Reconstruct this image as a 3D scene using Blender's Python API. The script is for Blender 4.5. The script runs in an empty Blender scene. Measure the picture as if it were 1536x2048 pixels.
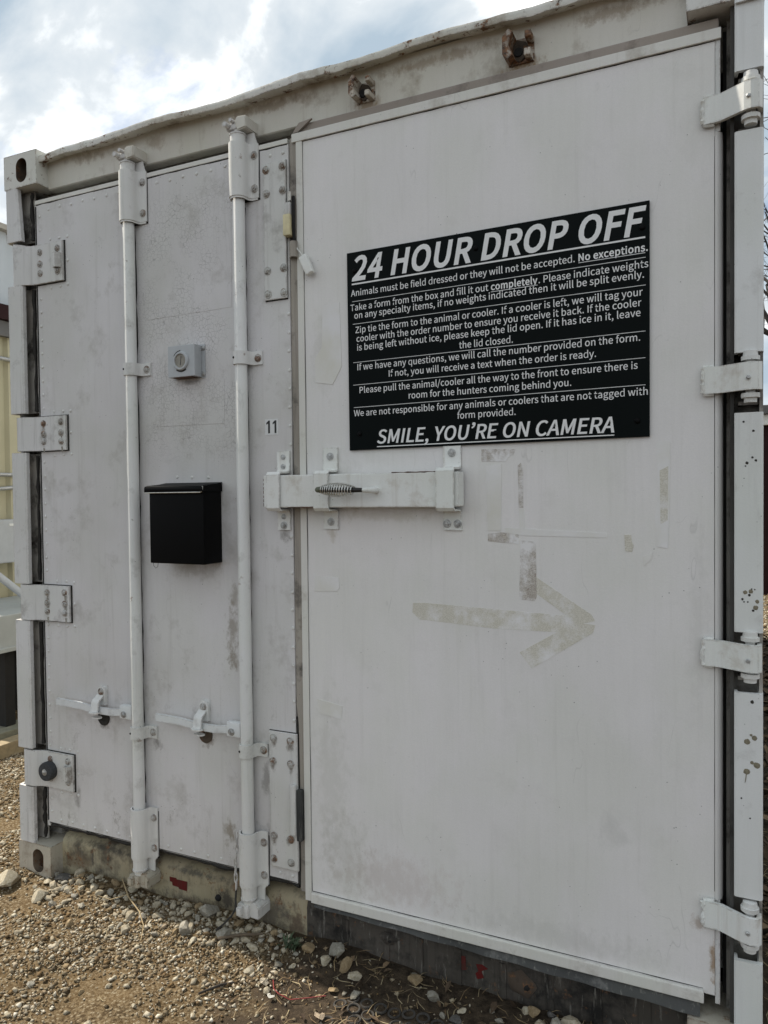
import bpy, bmesh, math, random
import numpy as np
from mathutils import Vector, Matrix
R = math.radians
random.seed(7); rng = np.random.default_rng(7)
scene = bpy.context.scene
COL = scene.collection

# ------------------------------------------------------------------ camera, sky, sun, exposure
cam = bpy.data.cameras.new('camera')
cam.sensor_fit = 'VERTICAL'; cam.sensor_height = 36.0; cam.lens = 36.0 * 1498.13 / 2048.0
cam.clip_start = 0.05; cam.clip_end = 2000
cam_o = bpy.data.objects.new('camera', cam); COL.objects.link(cam_o)
yaw, pit, rol = 0.43893, -0.023824, -0.010559
fw = Vector((-math.sin(yaw)*math.cos(pit), math.cos(yaw)*math.cos(pit), math.sin(pit)))
rt = Vector((math.cos(yaw), math.sin(yaw), 0)); up = rt.cross(fw)
rt2 = rt*math.cos(rol) + up*math.sin(rol); up2 = -rt*math.sin(rol) + up*math.cos(rol)
m = Matrix((rt2, up2, -fw)).transposed().to_4x4(); m.translation = (2.3796, -1.88696, 1.3698)
cam_o.matrix_world = m
scene.camera = cam_o

SUN_EL, SUN_AZ_BEHIND = R(51), R(5.0)          # sun stands to the left, a little behind the door face
sun_dir = Vector((-math.cos(SUN_EL)*math.cos(SUN_AZ_BEHIND), math.cos(SUN_EL)*math.sin(SUN_AZ_BEHIND), math.sin(SUN_EL)))
world = bpy.data.worlds.new('World'); scene.world = world; world.use_nodes = True
nt = world.node_tree; nt.nodes.clear()
def wn(t, **k):
    n = nt.nodes.new(t)
    for a, b in k.items(): setattr(n, a, b)
    return n
out = wn('ShaderNodeOutputWorld'); bg = wn('ShaderNodeBackground'); nt.links.new(bg.outputs[0], out.inputs[0])
bg.inputs[1].default_value = 0.1
sky = wn('ShaderNodeTexSky', sky_type='NISHITA', sun_disc=False, sun_elevation=SUN_EL,
         sun_rotation=math.atan2(sun_dir.x, sun_dir.y), altitude=150, air_density=1.0, dust_density=1.5, ozone_density=1.0)
tc = wn('ShaderNodeTexCoord'); sep = wn('ShaderNodeSeparateXYZ'); nt.links.new(tc.outputs['Generated'], sep.inputs[0])
zz = wn('ShaderNodeMath', operation='ADD'); nt.links.new(sep.outputs[2], zz.inputs[0]); zz.inputs[1].default_value = 0.75
zm = wn('ShaderNodeMath', operation='MAXIMUM'); nt.links.new(zz.outputs[0], zm.inputs[0]); zm.inputs[1].default_value = 0.45
dv = wn('ShaderNodeVectorMath', operation='DIVIDE')
cmb = wn('ShaderNodeCombineXYZ')
for i in range(3): nt.links.new(zm.outputs[0], cmb.inputs[i])
nt.links.new(tc.outputs['Generated'], dv.inputs[0]); nt.links.new(cmb.outputs[0], dv.inputs[1])
mp = wn('ShaderNodeMapping'); nt.links.new(dv.outputs[0], mp.inputs[0])
mp.inputs['Location'].default_value = (0.5, 5.35, 0); mp.inputs['Rotation'].default_value = (0, 0, R(30)); mp.inputs['Scale'].default_value = (1.0, 1.6, 1)
n1 = wn('ShaderNodeTexNoise'); n1.inputs['Scale'].default_value = 4.6; n1.inputs['Detail'].default_value = 10; n1.inputs['Roughness'].default_value = 0.53; n1.inputs['Distortion'].default_value = 0.35
n2 = wn('ShaderNodeTexNoise'); n2.inputs['Scale'].default_value = 3.4; n2.inputs['Detail'].default_value = 8; n2.inputs['Roughness'].default_value = 0.6
nt.links.new(mp.outputs[0], n1.inputs['Vector']); nt.links.new(mp.outputs[0], n2.inputs['Vector'])
cr = wn('ShaderNodeValToRGB')      # lit / shaded cloud tone
e = cr.color_ramp.elements; e[0].position = 0.39; e[0].color = (3.15, 3.9, 4.6, 1); e[1].position = 0.69; e[1].color = (12.5, 12.4, 12.2, 1)
x_ = cr.color_ramp.elements.new(0.55); x_.color = (5.3, 5.7, 6.0, 1)
nt.links.new(n1.outputs[0], cr.inputs[0])
cov = wn('ShaderNodeValToRGB')     # where cloud covers the blue
e = cov.color_ramp.elements; e[0].position = 0.33; e[0].color = (0.25, 0.25, 0.25, 1); e[1].position = 0.42; e[1].color = (1, 1, 1, 1)
nt.links.new(n2.outputs[0], cov.inputs[0])
mx = wn('ShaderNodeMix', data_type='RGBA'); nt.links.new(cov.outputs[0], mx.inputs[0])
nt.links.new(sky.outputs[0], mx.inputs[6]); nt.links.new(cr.outputs[0], mx.inputs[7])
nt.links.new(mx.outputs[2], bg.inputs[0])

sl = bpy.data.lights.new('sun', 'SUN'); sl.energy = 4.4; sl.angle = R(0.6); sl.color = (1.0, 0.93, 0.82)
so = bpy.data.objects.new('sun', sl); COL.objects.link(so)
so.rotation_euler = (-sun_dir).to_track_quat('-Z', 'Y').to_euler(); so.location = (-6, 3, 9)
vs = scene.view_settings
vs.view_transform = 'Standard'; vs.look = 'None'; vs.gamma = 1.0; vs.exposure = 0.60; vs.use_curve_mapping = False
scene.cycles.use_denoising = True
scene.cycles.max_bounces = 4; scene.cycles.diffuse_bounces = 2; scene.cycles.glossy_bounces = 2

# ------------------------------------------------------------------ object helpers
WL = {}
def link(o, parent, loc):
    COL.objects.link(o); WL[o.name] = Vector(loc)
    if parent is not None:
        o.parent = parent; o.location = Vector(loc) - WL[parent.name]
    else: o.location = loc
    return o
def tag(o, label=None, cat=None, group=None, kind=None):
    if label: o['label'] = label
    if cat: o['category'] = cat
    if group: o['group'] = group
    if kind: o['kind'] = kind
    return o
def thing(name, loc, label, cat, group=None):
    o = bpy.data.objects.new(name, None); o.empty_display_size = 0.05
    link(o, None, loc); return tag(o, label, cat, group)
def mk(name, bm, mat, parent=None, smooth=False, origin=None):
    bmesh.ops.recalc_face_normals(bm, faces=bm.faces)
    me = bpy.data.meshes.new(name)
    vs_ = [v.co for v in bm.verts]
    if origin is None:
        lo = [min(v[i] for v in vs_) for i in range(3)]; hi = [max(v[i] for v in vs_) for i in range(3)]
        origin = Vector(((lo[0]+hi[0])/2, (lo[1]+hi[1])/2, lo[2]))
    origin = Vector(origin)
    for v in bm.verts: v.co -= origin
    bm.to_mesh(me); bm.free()
    me.materials.append(mat)
    if smooth:
        for f in me.polygons: f.use_smooth = True
        me.set_sharp_from_angle(angle=R(38))
    o = bpy.data.objects.new(name, me)
    return link(o, parent, origin)
def inst(name, me, loc, parent=None, rot=None, scale=None):
    o = bpy.data.objects.new(name, me); link(o, parent, loc)
    if rot: o.rotation_euler = rot
    if scale: o.scale = scale
    return o
def B(): return bmesh.new()
def box(bm, x0, x1, y0, y1, z0, z1, bev=0.0, seg=2):
    r = bmesh.ops.create_cube(bm, size=1.0, matrix=Matrix.Translation(((x0+x1)/2, (y0+y1)/2, (z0+z1)/2)) @ Matrix.Diagonal((abs(x1-x0), abs(y1-y0), abs(z1-z0), 1)))
    if bev > 0:
        es = list({e for v in r['verts'] for e in v.link_edges})
        bmesh.ops.bevel(bm, geom=es, offset=bev, segments=seg, affect='EDGES', profile=0.6)
    return bm
def poly_prism(bm, pts, z0, z1, axis='Z'):
    def P(a, b, c):
        if axis == 'Z': return (a, b, c)
        if axis == 'Y': return (a, c, b)      # pts are (x,z), extruded in y
        return (c, a, b)                      # pts are (y,z), extruded in x
    lo = [bm.verts.new(P(a, b, z0)) for a, b in pts]; hi = [bm.verts.new(P(a, b, z1)) for a, b in pts]
    n = len(pts); bm.faces.new(lo); bm.faces.new(list(reversed(hi)))
    for i in range(n): bm.faces.new((lo[i], lo[(i+1) % n], hi[(i+1) % n], hi[i]))
    return bm
def strip(pts, t):
    L_, R_ = [], []
    n = len(pts)
    for i in range(n):
        a = Vector(pts[max(0, i-1)]); b = Vector(pts[min(n-1, i+1)]); d = (b-a).normalized(); nn = Vector((-d.y, d.x))
        c = Vector(pts[i]); L_.append(tuple(c+nn*t/2)); R_.append(tuple(c-nn*t/2))
    return L_ + R_[::-1]
def strip_prism(bm, pts, t, z0, z1, axis='Z'):
    """bent bar: quads along the strip so concave profiles triangulate well"""
    pl = strip(pts, t); n = len(pts); Lp = pl[:n]; Rp = pl[n:][::-1]
    def P(a, c):
        if axis == 'Z': return (a[0], a[1], c)
        if axis == 'Y': return (a[0], c, a[1])
        return (c, a[0], a[1])
    V = [[bm.verts.new(P(q, c)) for q in S] for S in (Lp, Rp) for c in (z0, z1)]
    for i in range(n-1):
        bm.faces.new((V[0][i], V[0][i+1], V[1][i+1], V[1][i])); bm.faces.new((V[2][i], V[3][i], V[3][i+1], V[2][i+1]))
        bm.faces.new((V[0][i], V[2][i], V[2][i+1], V[0][i+1])); bm.faces.new((V[1][i], V[1][i+1], V[3][i+1], V[3][i]))
    for i in (0, n-1): bm.faces.new((V[0][i], V[1][i], V[3][i], V[2][i]))
    return bm
def tube(bm, pts, r, n=10, cap=True):
    pts = [Vector(q) for q in pts]; rr = r if isinstance(r, (list, tuple)) else [r]*len(pts)
    rings = []; ref = None
    for i, q in enumerate(pts):
        d = (pts[min(i+1, len(pts)-1)] - pts[max(i-1, 0)]).normalized()
        if ref is None: ref = Vector((0, 0, 1)) if abs(d.z) < 0.9 else Vector((1, 0, 0))
        a = d.cross(ref).normalized(); b = d.cross(a).normalized(); ref = -b if ref.dot(-b) > ref.dot(b) else b
        a = d.cross(ref).normalized(); b = ref - d*ref.dot(d); b.normalize()
        rings.append([bm.verts.new(q + rr[i]*(math.cos(2*math.pi*k/n)*a + math.sin(2*math.pi*k/n)*b)) for k in range(n)])
    for A, C in zip(rings, rings[1:]):
        for k in range(n): bm.faces.new((A[k], A[(k+1) % n], C[(k+1) % n], C[k]))
    if cap: bm.faces.new(rings[0]); bm.faces.new(rings[-1][::-1])
    return bm
def lathe(bm, prof, c, axis='Z', n=20):
    """prof: (radius, height) list, revolved about axis through c"""
    rings = []
    for r, h in prof:
        ring = []
        for k in range(n):
            a = 2*math.pi*k/n; u, v = r*math.cos(a), r*math.sin(a)
            q = {'Z': (u, v, h), 'Y': (u, h, v), 'X': (h, u, v)}[axis]
            ring.append(bm.verts.new(Vector(c)+Vector(q)))
        rings.append(ring)
    for A, C in zip(rings, rings[1:]):
        for k in range(n): bm.faces.new((A[k], A[(k+1) % n], C[(k+1) % n], C[k]))
    bm.faces.new(rings[0]); bm.faces.new(rings[-1][::-1])
    return bm

# ------------------------------------------------------------------ materials
class Mat:
    def __init__(s, name, rough=0.5, metal=0.0, spec=0.5):
        s.m = bpy.data.materials.new(name); s.m.use_nodes = True; s.t = s.m.node_tree
        s.b = s.t.nodes['Principled BSDF']; s.b.inputs['Roughness'].default_value = rough; s.b.inputs['Metallic'].default_value = metal
        s.b.inputs['Specular IOR Level'].default_value = spec
        s.g = s.t.nodes.new('ShaderNodeNewGeometry'); s.pos = s.g.outputs['Position']
    def n(s, t, **k):
        n = s.t.nodes.new(t)
        for a, b in k.items(): setattr(n, a, b)
        return n
    def L(s, a, b): s.t.links.new(a, b)
    def put(s, sock, v):
        if isinstance(v, bpy.types.NodeSocket): s.L(v, sock)
        elif isinstance(v, (tuple, list)) and len(v) == 3 and sock.type == 'RGBA': sock.default_value = (*v, 1)
        else: sock.default_value = v
    def map(s, scale=(1, 1, 1), loc=(0, 0, 0), vec=None):
        n = s.n('ShaderNodeMapping'); s.L(vec or s.pos, n.inputs[0]); n.inputs['Scale'].default_value = scale; n.inputs['Location'].default_value = loc
        return n.outputs[0]
    def noise(s, scale, detail=4, rough=0.55, vec=None, dist=0.0):
        n = s.n('ShaderNodeTexNoise'); s.L(vec or s.pos, n.inputs['Vector'])
        n.inputs['Scale'].default_value = scale; n.inputs['Detail'].default_value = detail; n.inputs['Roughness'].default_value = rough; n.inputs['Distortion'].default_value = dist
        return n.outputs[0]
    def voro(s, scale, feature='F1', vec=None, rnd=1.0):
        n = s.n('ShaderNodeTexVoronoi', feature=feature); s.L(vec or s.pos, n.inputs['Vector']); n.inputs['Scale'].default_value = scale; n.inputs['Randomness'].default_value = rnd
        return n.outputs[0]
    def ramp(s, f, stops):
        n = s.n('ShaderNodeValToRGB'); s.L(f, n.inputs[0]); el = n.color_ramp.elements
        while len(el) < len(stops): el.new(0.5)
        for e_, (p_, c_) in zip(el, stops):
            e_.position = p_; e_.color = (c_, c_, c_, 1) if isinstance(c_, (int, float)) else (*c_, 1)
        return n.outputs[0]
    def mix(s, f, a, b, mode='MIX'):
        n = s.n('ShaderNodeMix', data_type='RGBA', blend_type=mode); s.put(n.inputs[0], f); s.put(n.inputs[6], a); s.put(n.inputs[7], b)
        return n.outputs[2]
    def math(s, op, a, b=0.0):
        n = s.n('ShaderNodeMath', operation=op); s.put(n.inputs[0], a); s.put(n.inputs[1], b); return n.outputs[0]
    def band(s, axis, lo, hi, soft=0.03):
        """1 inside [lo,hi] along a world axis, soft edges"""
        sp = s.n('ShaderNodeSeparateXYZ'); s.L(s.pos, sp.inputs[0]); v = sp.outputs['XYZ'.index(axis)]
        a = s.n('ShaderNodeMapRange'); s.L(v, a.inputs[0]); a.inputs[1].default_value = lo-soft; a.inputs[2].default_value = lo+soft
        b = s.n('ShaderNodeMapRange'); s.L(v, b.inputs[0]); b.inputs[1].default_value = hi-soft; b.inputs[2].default_value = hi+soft; b.inputs[3].default_value = 1; b.inputs[4].default_value = 0
        return s.math('MULTIPLY', a.outputs[0], b.outputs[0])
    def color(s, v): s.put(s.b.inputs['Base Color'], v); return s
    def rough(s, v): s.put(s.b.inputs['Roughness'], v); return s
    def bump(s, h, strength=0.3, dist=0.002, chain=None):
        n = s.n('ShaderNodeBump'); s.put(n.inputs['Height'], h); n.inputs['Strength'].default_value = strength; n.inputs['Distance'].default_value = dist
        if chain is not None: s.L(chain, n.inputs['Normal'])
        s.L(n.outputs[0], s.b.inputs['Normal']); return n.outputs[0]

def paint(name, a, b, dirt=(0.20, 0.18, 0.15), dirt_amt=0.35, rust_amt=0.0, streak=0.0, speck=0.5, rough=0.55, peel=False, rust_t=0.60, dirt_t=0.56, spec=0.35, edge=0.0, splash=0.0, spots=(), bloom=0.0):
    M = Mat(name, rough, 0, spec)
    c = M.mix(M.ramp(M.noise(1.7, 3, 0.6), [(0.35, 0), (0.65, 1)]), a, b)
    c = M.mix(M.ramp(M.noise(420, 2, 0.6), [(0.3, 0), (0.7, 1)]), c, M.mix(0.5, c, (0.9, 0.9, 0.9), 'MULTIPLY'))
    c = M.mix(M.ramp(M.noise(4.5, 4, 0.6, M.map((1, 1, 0.7), (9, 4, 1))), [(0.42, 0), (0.6, 0.5)]), c, M.mix(1.0, c, (0.93, 0.955, 0.90), 'MULTIPLY'))
    c = M.mix(M.ramp(M.noise(1.0, 4, 0.6, M.map((90, 90, 7))), [(0.40, 0.0), (0.72, 0.32)]), c, M.mix(1.0, c, (0.93, 0.93, 0.925), 'MULTIPLY'))
    # smudged dirt patches
    d = M.ramp(M.noise(9, 6, 0.68), [(dirt_t, 0), (dirt_t+0.17, 1)])
    c = M.mix(M.math('MULTIPLY', d, dirt_amt), c, dirt)
    if streak:
        s = M.ramp(M.noise(1.0, 6, 0.65, M.map((34, 34, 1.6))), [(0.55, 0), (0.78, 1)])
        c = M.mix(M.math('MULTIPLY', s, streak), c, dirt)
    if speck:
        v = M.ramp(M.voro(52), [(0.05, 1), (0.085, 0)])
        g = M.ramp(M.noise(6, 3, 0.6, M.map((1, 1, 1), (3, 1, 2))), [(0.52, 0), (0.62, 1)])
        c = M.mix(M.math('MULTIPLY', M.math('MULTIPLY', v, g), speck), c, (0.06, 0.055, 0.05))
    if splash:   # mud splashed up by rain: separate flecks and blots low on the leaf
        fl = M.ramp(M.voro(120), [(0.10, 1), (0.17, 0)])
        bl = M.ramp(M.noise(26, 7, 0.75, M.map((1, 1, 0.6), (2, 7, 3))), [(0.57, 0), (0.68, 1)])
        g2 = M.ramp(M.noise(3.5, 4, 0.6, M.map((1, 1, 1), (1, 5, 0.4))), [(0.42, 0), (0.6, 1)])
        sp_ = M.math('MULTIPLY', M.math('MULTIPLY', M.math('MAXIMUM', M.math('MULTIPLY', fl, 0.8), bl), g2), M.band('Z', -1, 0.70, 0.45))
        c = M.mix(M.math('MULTIPLY', sp_, splash), c, (0.17, 0.145, 0.115))
    if bloom:    # pale mineral runs
        c = M.mix(M.math('MULTIPLY', M.ramp(M.noise(1.0, 7, 0.75, M.map((60, 60, 7), (3, 3, 1))), [(0.56, 0), (0.72, 1)]), bloom), c, (0.42, 0.40, 0.35))
    sn_ = M.math('MULTIPLY', M.math('SUBTRACT', M.noise(38, 6, 0.75, M.map((1, 1, 0.7))), 0.5), 3.2) if spots else None
    for (sx, sz, rx, rz, amt, scol) in spots:   # stains with their own place and outline
        mp_ = M.map((1/rx, 0.0, 1/rz), (-sx/rx, 0.0, -sz/rz)); ln = M.n('ShaderNodeVectorMath', operation='LENGTH'); M.L(mp_, ln.inputs[0])
        k_ = M.math('ADD', ln.outputs['Value'], sn_)
        c = M.mix(M.math('MULTIPLY', M.ramp(k_, [(0.25, 1), (0.95, 0)]), amt), c, scol)
    if edge:     # chipped and dirty arrises
        bv = M.n('ShaderNodeBevel', samples=4); bv.inputs['Radius'].default_value = 0.008
        dt = M.n('ShaderNodeVectorMath', operation='DOT_PRODUCT'); M.L(bv.outputs[0], dt.inputs[0]); M.L(M.g.outputs['True Normal'], dt.inputs[1])
        em = M.ramp(dt.outputs['Value'], [(0.84, 1), (0.985, 0)])
        en = M.ramp(M.noise(45, 6, 0.75, M.map((1, 1, 1), (4, 4, 4))), [(0.44, 0), (0.56, 1)])
        c = M.mix(M.math('MULTIPLY', M.math('MULTIPLY', em, en), edge), c, M.mix(M.ramp(M.noise(70, 3), [(0.4, 0), (0.6, 1)]), (0.04, 0.03, 0.024), (0.20, 0.115, 0.06)))
    # hairline scuffs
    sn = M.noise(1.0, 3, 0.5, M.map((7, 7, 2.2), (6, 1, 9)))
    sc = M.math('MULTIPLY', M.ramp(sn, [(0.4975, 0), (0.5, 1), (0.5025, 0)]), M.ramp(M.noise(5, 4, 0.6, M.map((1, 1, 1), (7, 7, 7))), [(0.55, 0), (0.62, 1)]))
    c = M.mix(M.math('MULTIPLY', sc, 0.22), c, (0.25, 0.24, 0.22))
    hb = M.noise(160, 2, 0.6)
    if rust_amt:
        r = M.ramp(M.noise(22, 6, 0.72, M.map((1, 1, 1), (5, 2, 8))), [(rust_t, 0), (rust_t+0.05, 1)])
        r = M.math('MULTIPLY', r, rust_amt)
        rc = M.mix(M.ramp(M.noise(90, 4, 0.6), [(0.35, 0), (0.65, 1)]), (0.05, 0.03, 0.02), (0.24, 0.115, 0.05))
        c = M.mix(r, c, rc)
    if peel:
        reg = M.math('MULTIPLY', M.band('X', 0.60, 1.03, 0.05), M.band('Z', 1.50, 2.34, 0.05))
        nz = M.n('ShaderNodeTexNoise'); M.L(M.pos, nz.inputs['Vector']); nz.inputs['Scale'].default_value = 30
        w = M.mix(0.012, M.pos, nz.outputs[1], 'ADD')
        ed = M.ramp(M.voro(75, 'DISTANCE_TO_EDGE', w), [(0.0, 1), (0.055, 0)])
        msk = M.ramp(M.noise(5.5, 5, 0.65, M.map((1, 1, 1), (1.3, 0, 4))), [(0.42, 0), (0.54, 1)])
        k = M.math('MULTIPLY', M.math('MULTIPLY', ed, msk), reg)
        c = M.mix(M.math('MULTIPLY', k, 0.55), c, (0.16, 0.15, 0.14))
        hb = M.math('SUBTRACT', hb, M.math('MULTIPLY', k, 1.6))
    M.color(c)
    M.rough(M.ramp(M.noise(14, 4), [(0.3, rough-0.08), (0.7, rough+0.12)]))
    b1 = M.bump(hb, 0.22, 0.0012)
    M.bump(M.noise(2.6, 2, 0.5), 0.25, 0.02, b1)
    return M.m

W1, W2 = (0.60, 0.60, 0.615), (0.53, 0.53, 0.52)
MT = {}
MT['door'] = paint('white_door_paint', (0.79, 0.762, 0.752), (0.735, 0.712, 0.695), dirt=(0.46, 0.44, 0.40), dirt_amt=0.16, streak=0.22, speck=0.8, spots=((1.31, 1.255, 0.02, 0.03, 0.5, (0.42, 0.36, 0.27)), (1.45, 1.31, 0.2, 0.022, 0.35, (0.45, 0.41, 0.33)), (1.34, 0.3, 0.1, 0.16, 0.28, (0.42, 0.41, 0.36)), (2.335, 0.24, 0.012, 0.06, 0.8, (0.28, 0.17, 0.08)), (2.3, 0.335, 0.02, 0.02, 0.5, (0.30, 0.20, 0.12)), (2.1, 0.52, 0.05, 0.06, 0.25, (0.45, 0.44, 0.42)), (1.30, 0.52, .07, .30, .28, (0.48, 0.47, 0.42)), (1.50, 0.27, .22, .09, .28, (0.46, 0.375, 0.33)), (1.95, 0.22, .30, .05, .22, (0.40, 0.39, 0.35)), (1.29, 1.78, .05, .14, .25, (0.46, 0.45, 0.39)), (2.30, 1.05, .03, .25, .2, (0.46, 0.45, 0.42)), (1.36, 1.40, .06, .10, .25, (0.46, 0.44, 0.38))))
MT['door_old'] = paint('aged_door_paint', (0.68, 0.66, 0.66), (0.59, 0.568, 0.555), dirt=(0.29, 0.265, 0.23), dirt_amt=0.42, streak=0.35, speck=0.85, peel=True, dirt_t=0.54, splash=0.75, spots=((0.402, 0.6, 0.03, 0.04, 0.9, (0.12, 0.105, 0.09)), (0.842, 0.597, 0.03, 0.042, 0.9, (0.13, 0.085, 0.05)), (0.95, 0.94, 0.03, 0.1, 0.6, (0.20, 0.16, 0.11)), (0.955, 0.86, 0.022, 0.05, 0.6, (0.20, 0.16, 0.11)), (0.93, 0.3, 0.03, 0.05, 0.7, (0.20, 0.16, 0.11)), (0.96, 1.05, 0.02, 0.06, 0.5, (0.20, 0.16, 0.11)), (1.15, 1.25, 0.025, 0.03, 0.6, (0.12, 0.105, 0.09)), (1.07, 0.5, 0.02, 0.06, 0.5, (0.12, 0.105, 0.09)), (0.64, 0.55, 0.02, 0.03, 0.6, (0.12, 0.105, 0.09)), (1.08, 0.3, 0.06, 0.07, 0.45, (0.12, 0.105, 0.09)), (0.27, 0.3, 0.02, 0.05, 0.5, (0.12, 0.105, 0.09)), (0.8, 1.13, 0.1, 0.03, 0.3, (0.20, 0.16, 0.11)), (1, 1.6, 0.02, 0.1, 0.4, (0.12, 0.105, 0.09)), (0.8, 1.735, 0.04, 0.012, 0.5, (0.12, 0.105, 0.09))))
MT['steel'] = paint('white_hardware_paint', (0.73, 0.72, 0.705), (0.65, 0.64, 0.61), dirt_amt=0.5, streak=0.3, speck=0.8, rust_amt=0.6, rust_t=0.645)
MT['hinge'] = paint('hinge_paint', (0.69, 0.68, 0.675), (0.60, 0.585, 0.56), dirt=(0.16, 0.14, 0.12), dirt_amt=0.6, streak=0.45, speck=0.9, rust_amt=0.4, rust_t=0.67, edge=0.5, splash=0.6, spots=((1.103, 0.616, 0.012, 0.022, 0.8, (0.15, 0.125, 0.10)), (1.164, 0.614, 0.012, 0.022, 0.8, (0.15, 0.125, 0.10)), (1.101, 0.544, 0.012, 0.022, 0.8, (0.15, 0.125, 0.10)), (1.164, 0.544, 0.012, 0.022, 0.8, (0.15, 0.125, 0.10)), (1.15, 0.316, 0.012, 0.022, 0.8, (0.15, 0.125, 0.10)), (1.1, 0.314, 0.012, 0.022, 0.8, (0.15, 0.125, 0.10)), (0.15, 1.59, 0.014, 0.055, 0.75, (0.15, 0.125, 0.10)), (0.152, 0.985, 0.014, 0.055, 0.8, (0.15, 0.125, 0.10)), (0.24, 0.985, 0.012, 0.05, 0.7, (0.15, 0.125, 0.10)), (0.25, 0.39, 0.014, 0.05, 0.8, (0.15, 0.125, 0.10)), (0.25, 2.19, 0.012, 0.05, 0.4, (0.15, 0.125, 0.10))))
MT['header'] = paint('header_paint', (0.68, 0.655, 0.60), (0.60, 0.565, 0.49), dirt=(0.22, 0.16, 0.10), dirt_amt=0.55, streak=0.4, speck=0.4, rust_amt=0.5, rust_t=0.69, spots=((1.427, 2.475, .05, .03, .75, (0.26, 0.17, 0.09)), (1.877, 2.478, .06, .035, .85, (0.27, 0.165, 0.08)), (0.66, 2.53, .05, .03, .5, (0.25, 0.17, 0.1)), (1.10, 2.545, .2, .02, .6, (0.24, 0.17, 0.1)), (1.65, 2.55, .25, .02, .6, (0.24, 0.17, 0.1)), (0.35, 2.54, .12, .02, .6, (0.24, 0.17, 0.1)), (2.12, 2.55, .14, .022, .6, (0.24, 0.17, 0.1))))
MT['lip'] = paint('chipped_rail_paint', (0.74, 0.73, 0.69), (0.62, 0.58, 0.50), dirt=(0.20, 0.14, 0.08), dirt_amt=0.8, speck=0.5, rust_amt=1.0, rust_t=0.57, dirt_t=0.5, edge=0.95)
MT['post'] = paint('post_paint', (0.76, 0.765, 0.76), (0.70, 0.70, 0.68), dirt=(0.22, 0.20, 0.17), dirt_amt=0.4, streak=0.2, speck=0.9)
MT['latch'] = paint('latch_paint', (0.80, 0.805, 0.79), (0.74, 0.735, 0.70), dirt=(0.33, 0.25, 0.16), dirt_amt=0.5, streak=0.4, speck=0.5, rust_amt=0.5, rust_t=0.70, edge=0.45)
MT['cast'] = paint('casting_paint', (0.50, 0.46, 0.39), (0.42, 0.38, 0.31), dirt=(0.17, 0.12, 0.08), dirt_amt=0.75, streak=0.4, speck=0.8, rust_amt=0.8, rust_t=0.58, dirt_t=0.5, edge=0.9)
MT['cast_top'] = paint('upper_casting_paint', (0.72, 0.71, 0.68), (0.63, 0.61, 0.55), dirt=(0.22, 0.16, 0.1), dirt_amt=0.6, speck=0.8, rust_amt=0.8, rust_t=0.59, edge=0.9)
MT['trim'] = paint('cream_trim', (0.735, 0.715, 0.675), (0.67, 0.65, 0.605), dirt=(0.25, 0.20, 0.14), dirt_amt=0.5, streak=0.2, speck=0.6)
MT['gasket'] = paint('beige_gasket', (0.40, 0.36, 0.315), (0.31, 0.275, 0.24), dirt=(0.035, 0.03, 0.026), dirt_amt=0.95, streak=0.55, speck=0.6, rough=0.75, dirt_t=0.53)
MT['gasket_top'] = paint('dusty_gasket', (0.36, 0.31, 0.27), (0.28, 0.24, 0.21), dirt=(0.1, 0.08, 0.07), dirt_amt=0.7, speck=0.3, rough=0.8)
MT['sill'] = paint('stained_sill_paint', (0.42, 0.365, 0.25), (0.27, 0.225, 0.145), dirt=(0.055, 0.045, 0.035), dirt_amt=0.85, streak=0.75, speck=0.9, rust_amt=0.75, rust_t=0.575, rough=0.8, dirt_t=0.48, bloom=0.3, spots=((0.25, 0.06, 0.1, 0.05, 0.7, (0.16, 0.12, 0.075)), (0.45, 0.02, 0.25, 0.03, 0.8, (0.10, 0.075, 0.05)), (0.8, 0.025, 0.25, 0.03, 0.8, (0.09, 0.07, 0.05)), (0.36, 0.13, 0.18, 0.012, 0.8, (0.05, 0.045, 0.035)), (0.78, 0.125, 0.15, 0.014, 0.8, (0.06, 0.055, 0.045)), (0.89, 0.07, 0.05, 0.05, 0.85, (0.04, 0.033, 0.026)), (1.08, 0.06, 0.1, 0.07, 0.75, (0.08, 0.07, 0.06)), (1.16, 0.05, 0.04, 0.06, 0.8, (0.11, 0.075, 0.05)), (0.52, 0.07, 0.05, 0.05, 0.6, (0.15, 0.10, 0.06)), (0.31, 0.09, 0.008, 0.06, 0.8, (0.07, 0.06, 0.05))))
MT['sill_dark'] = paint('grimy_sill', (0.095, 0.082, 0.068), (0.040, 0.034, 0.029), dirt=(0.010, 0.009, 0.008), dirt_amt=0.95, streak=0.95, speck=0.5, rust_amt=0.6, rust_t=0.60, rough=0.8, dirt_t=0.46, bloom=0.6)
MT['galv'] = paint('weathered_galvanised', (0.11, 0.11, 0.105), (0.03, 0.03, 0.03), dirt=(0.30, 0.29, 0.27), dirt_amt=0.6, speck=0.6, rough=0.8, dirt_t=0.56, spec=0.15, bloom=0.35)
MT['recess'] = paint('recess_paint', (0.46, 0.435, 0.40), (0.33, 0.30, 0.27), dirt=(0.03, 0.025, 0.02), dirt_amt=0.9, streak=0.75, speck=0.9, rust_amt=0.4, rust_t=0.66, rough=0.75, dirt_t=0.48)
MT['tape'] = None
MT['lining'] = paint('rusty_lining', (0.22, 0.17, 0.12), (0.10, 0.07, 0.05), dirt=(0.02, 0.015, 0.012), dirt_amt=0.9, speck=0.5, rust_amt=0.9, rust_t=0.5, rough=0.9, dirt_t=0.45)
MT['lug'] = paint('rusty_lug_paint', (0.62, 0.58, 0.52), (0.46, 0.40, 0.33), dirt=(0.12, 0.07, 0.04), dirt_amt=0.9, speck=0.5, rust_amt=1.0, rust_t=0.50, dirt_t=0.45, edge=0.9)
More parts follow.
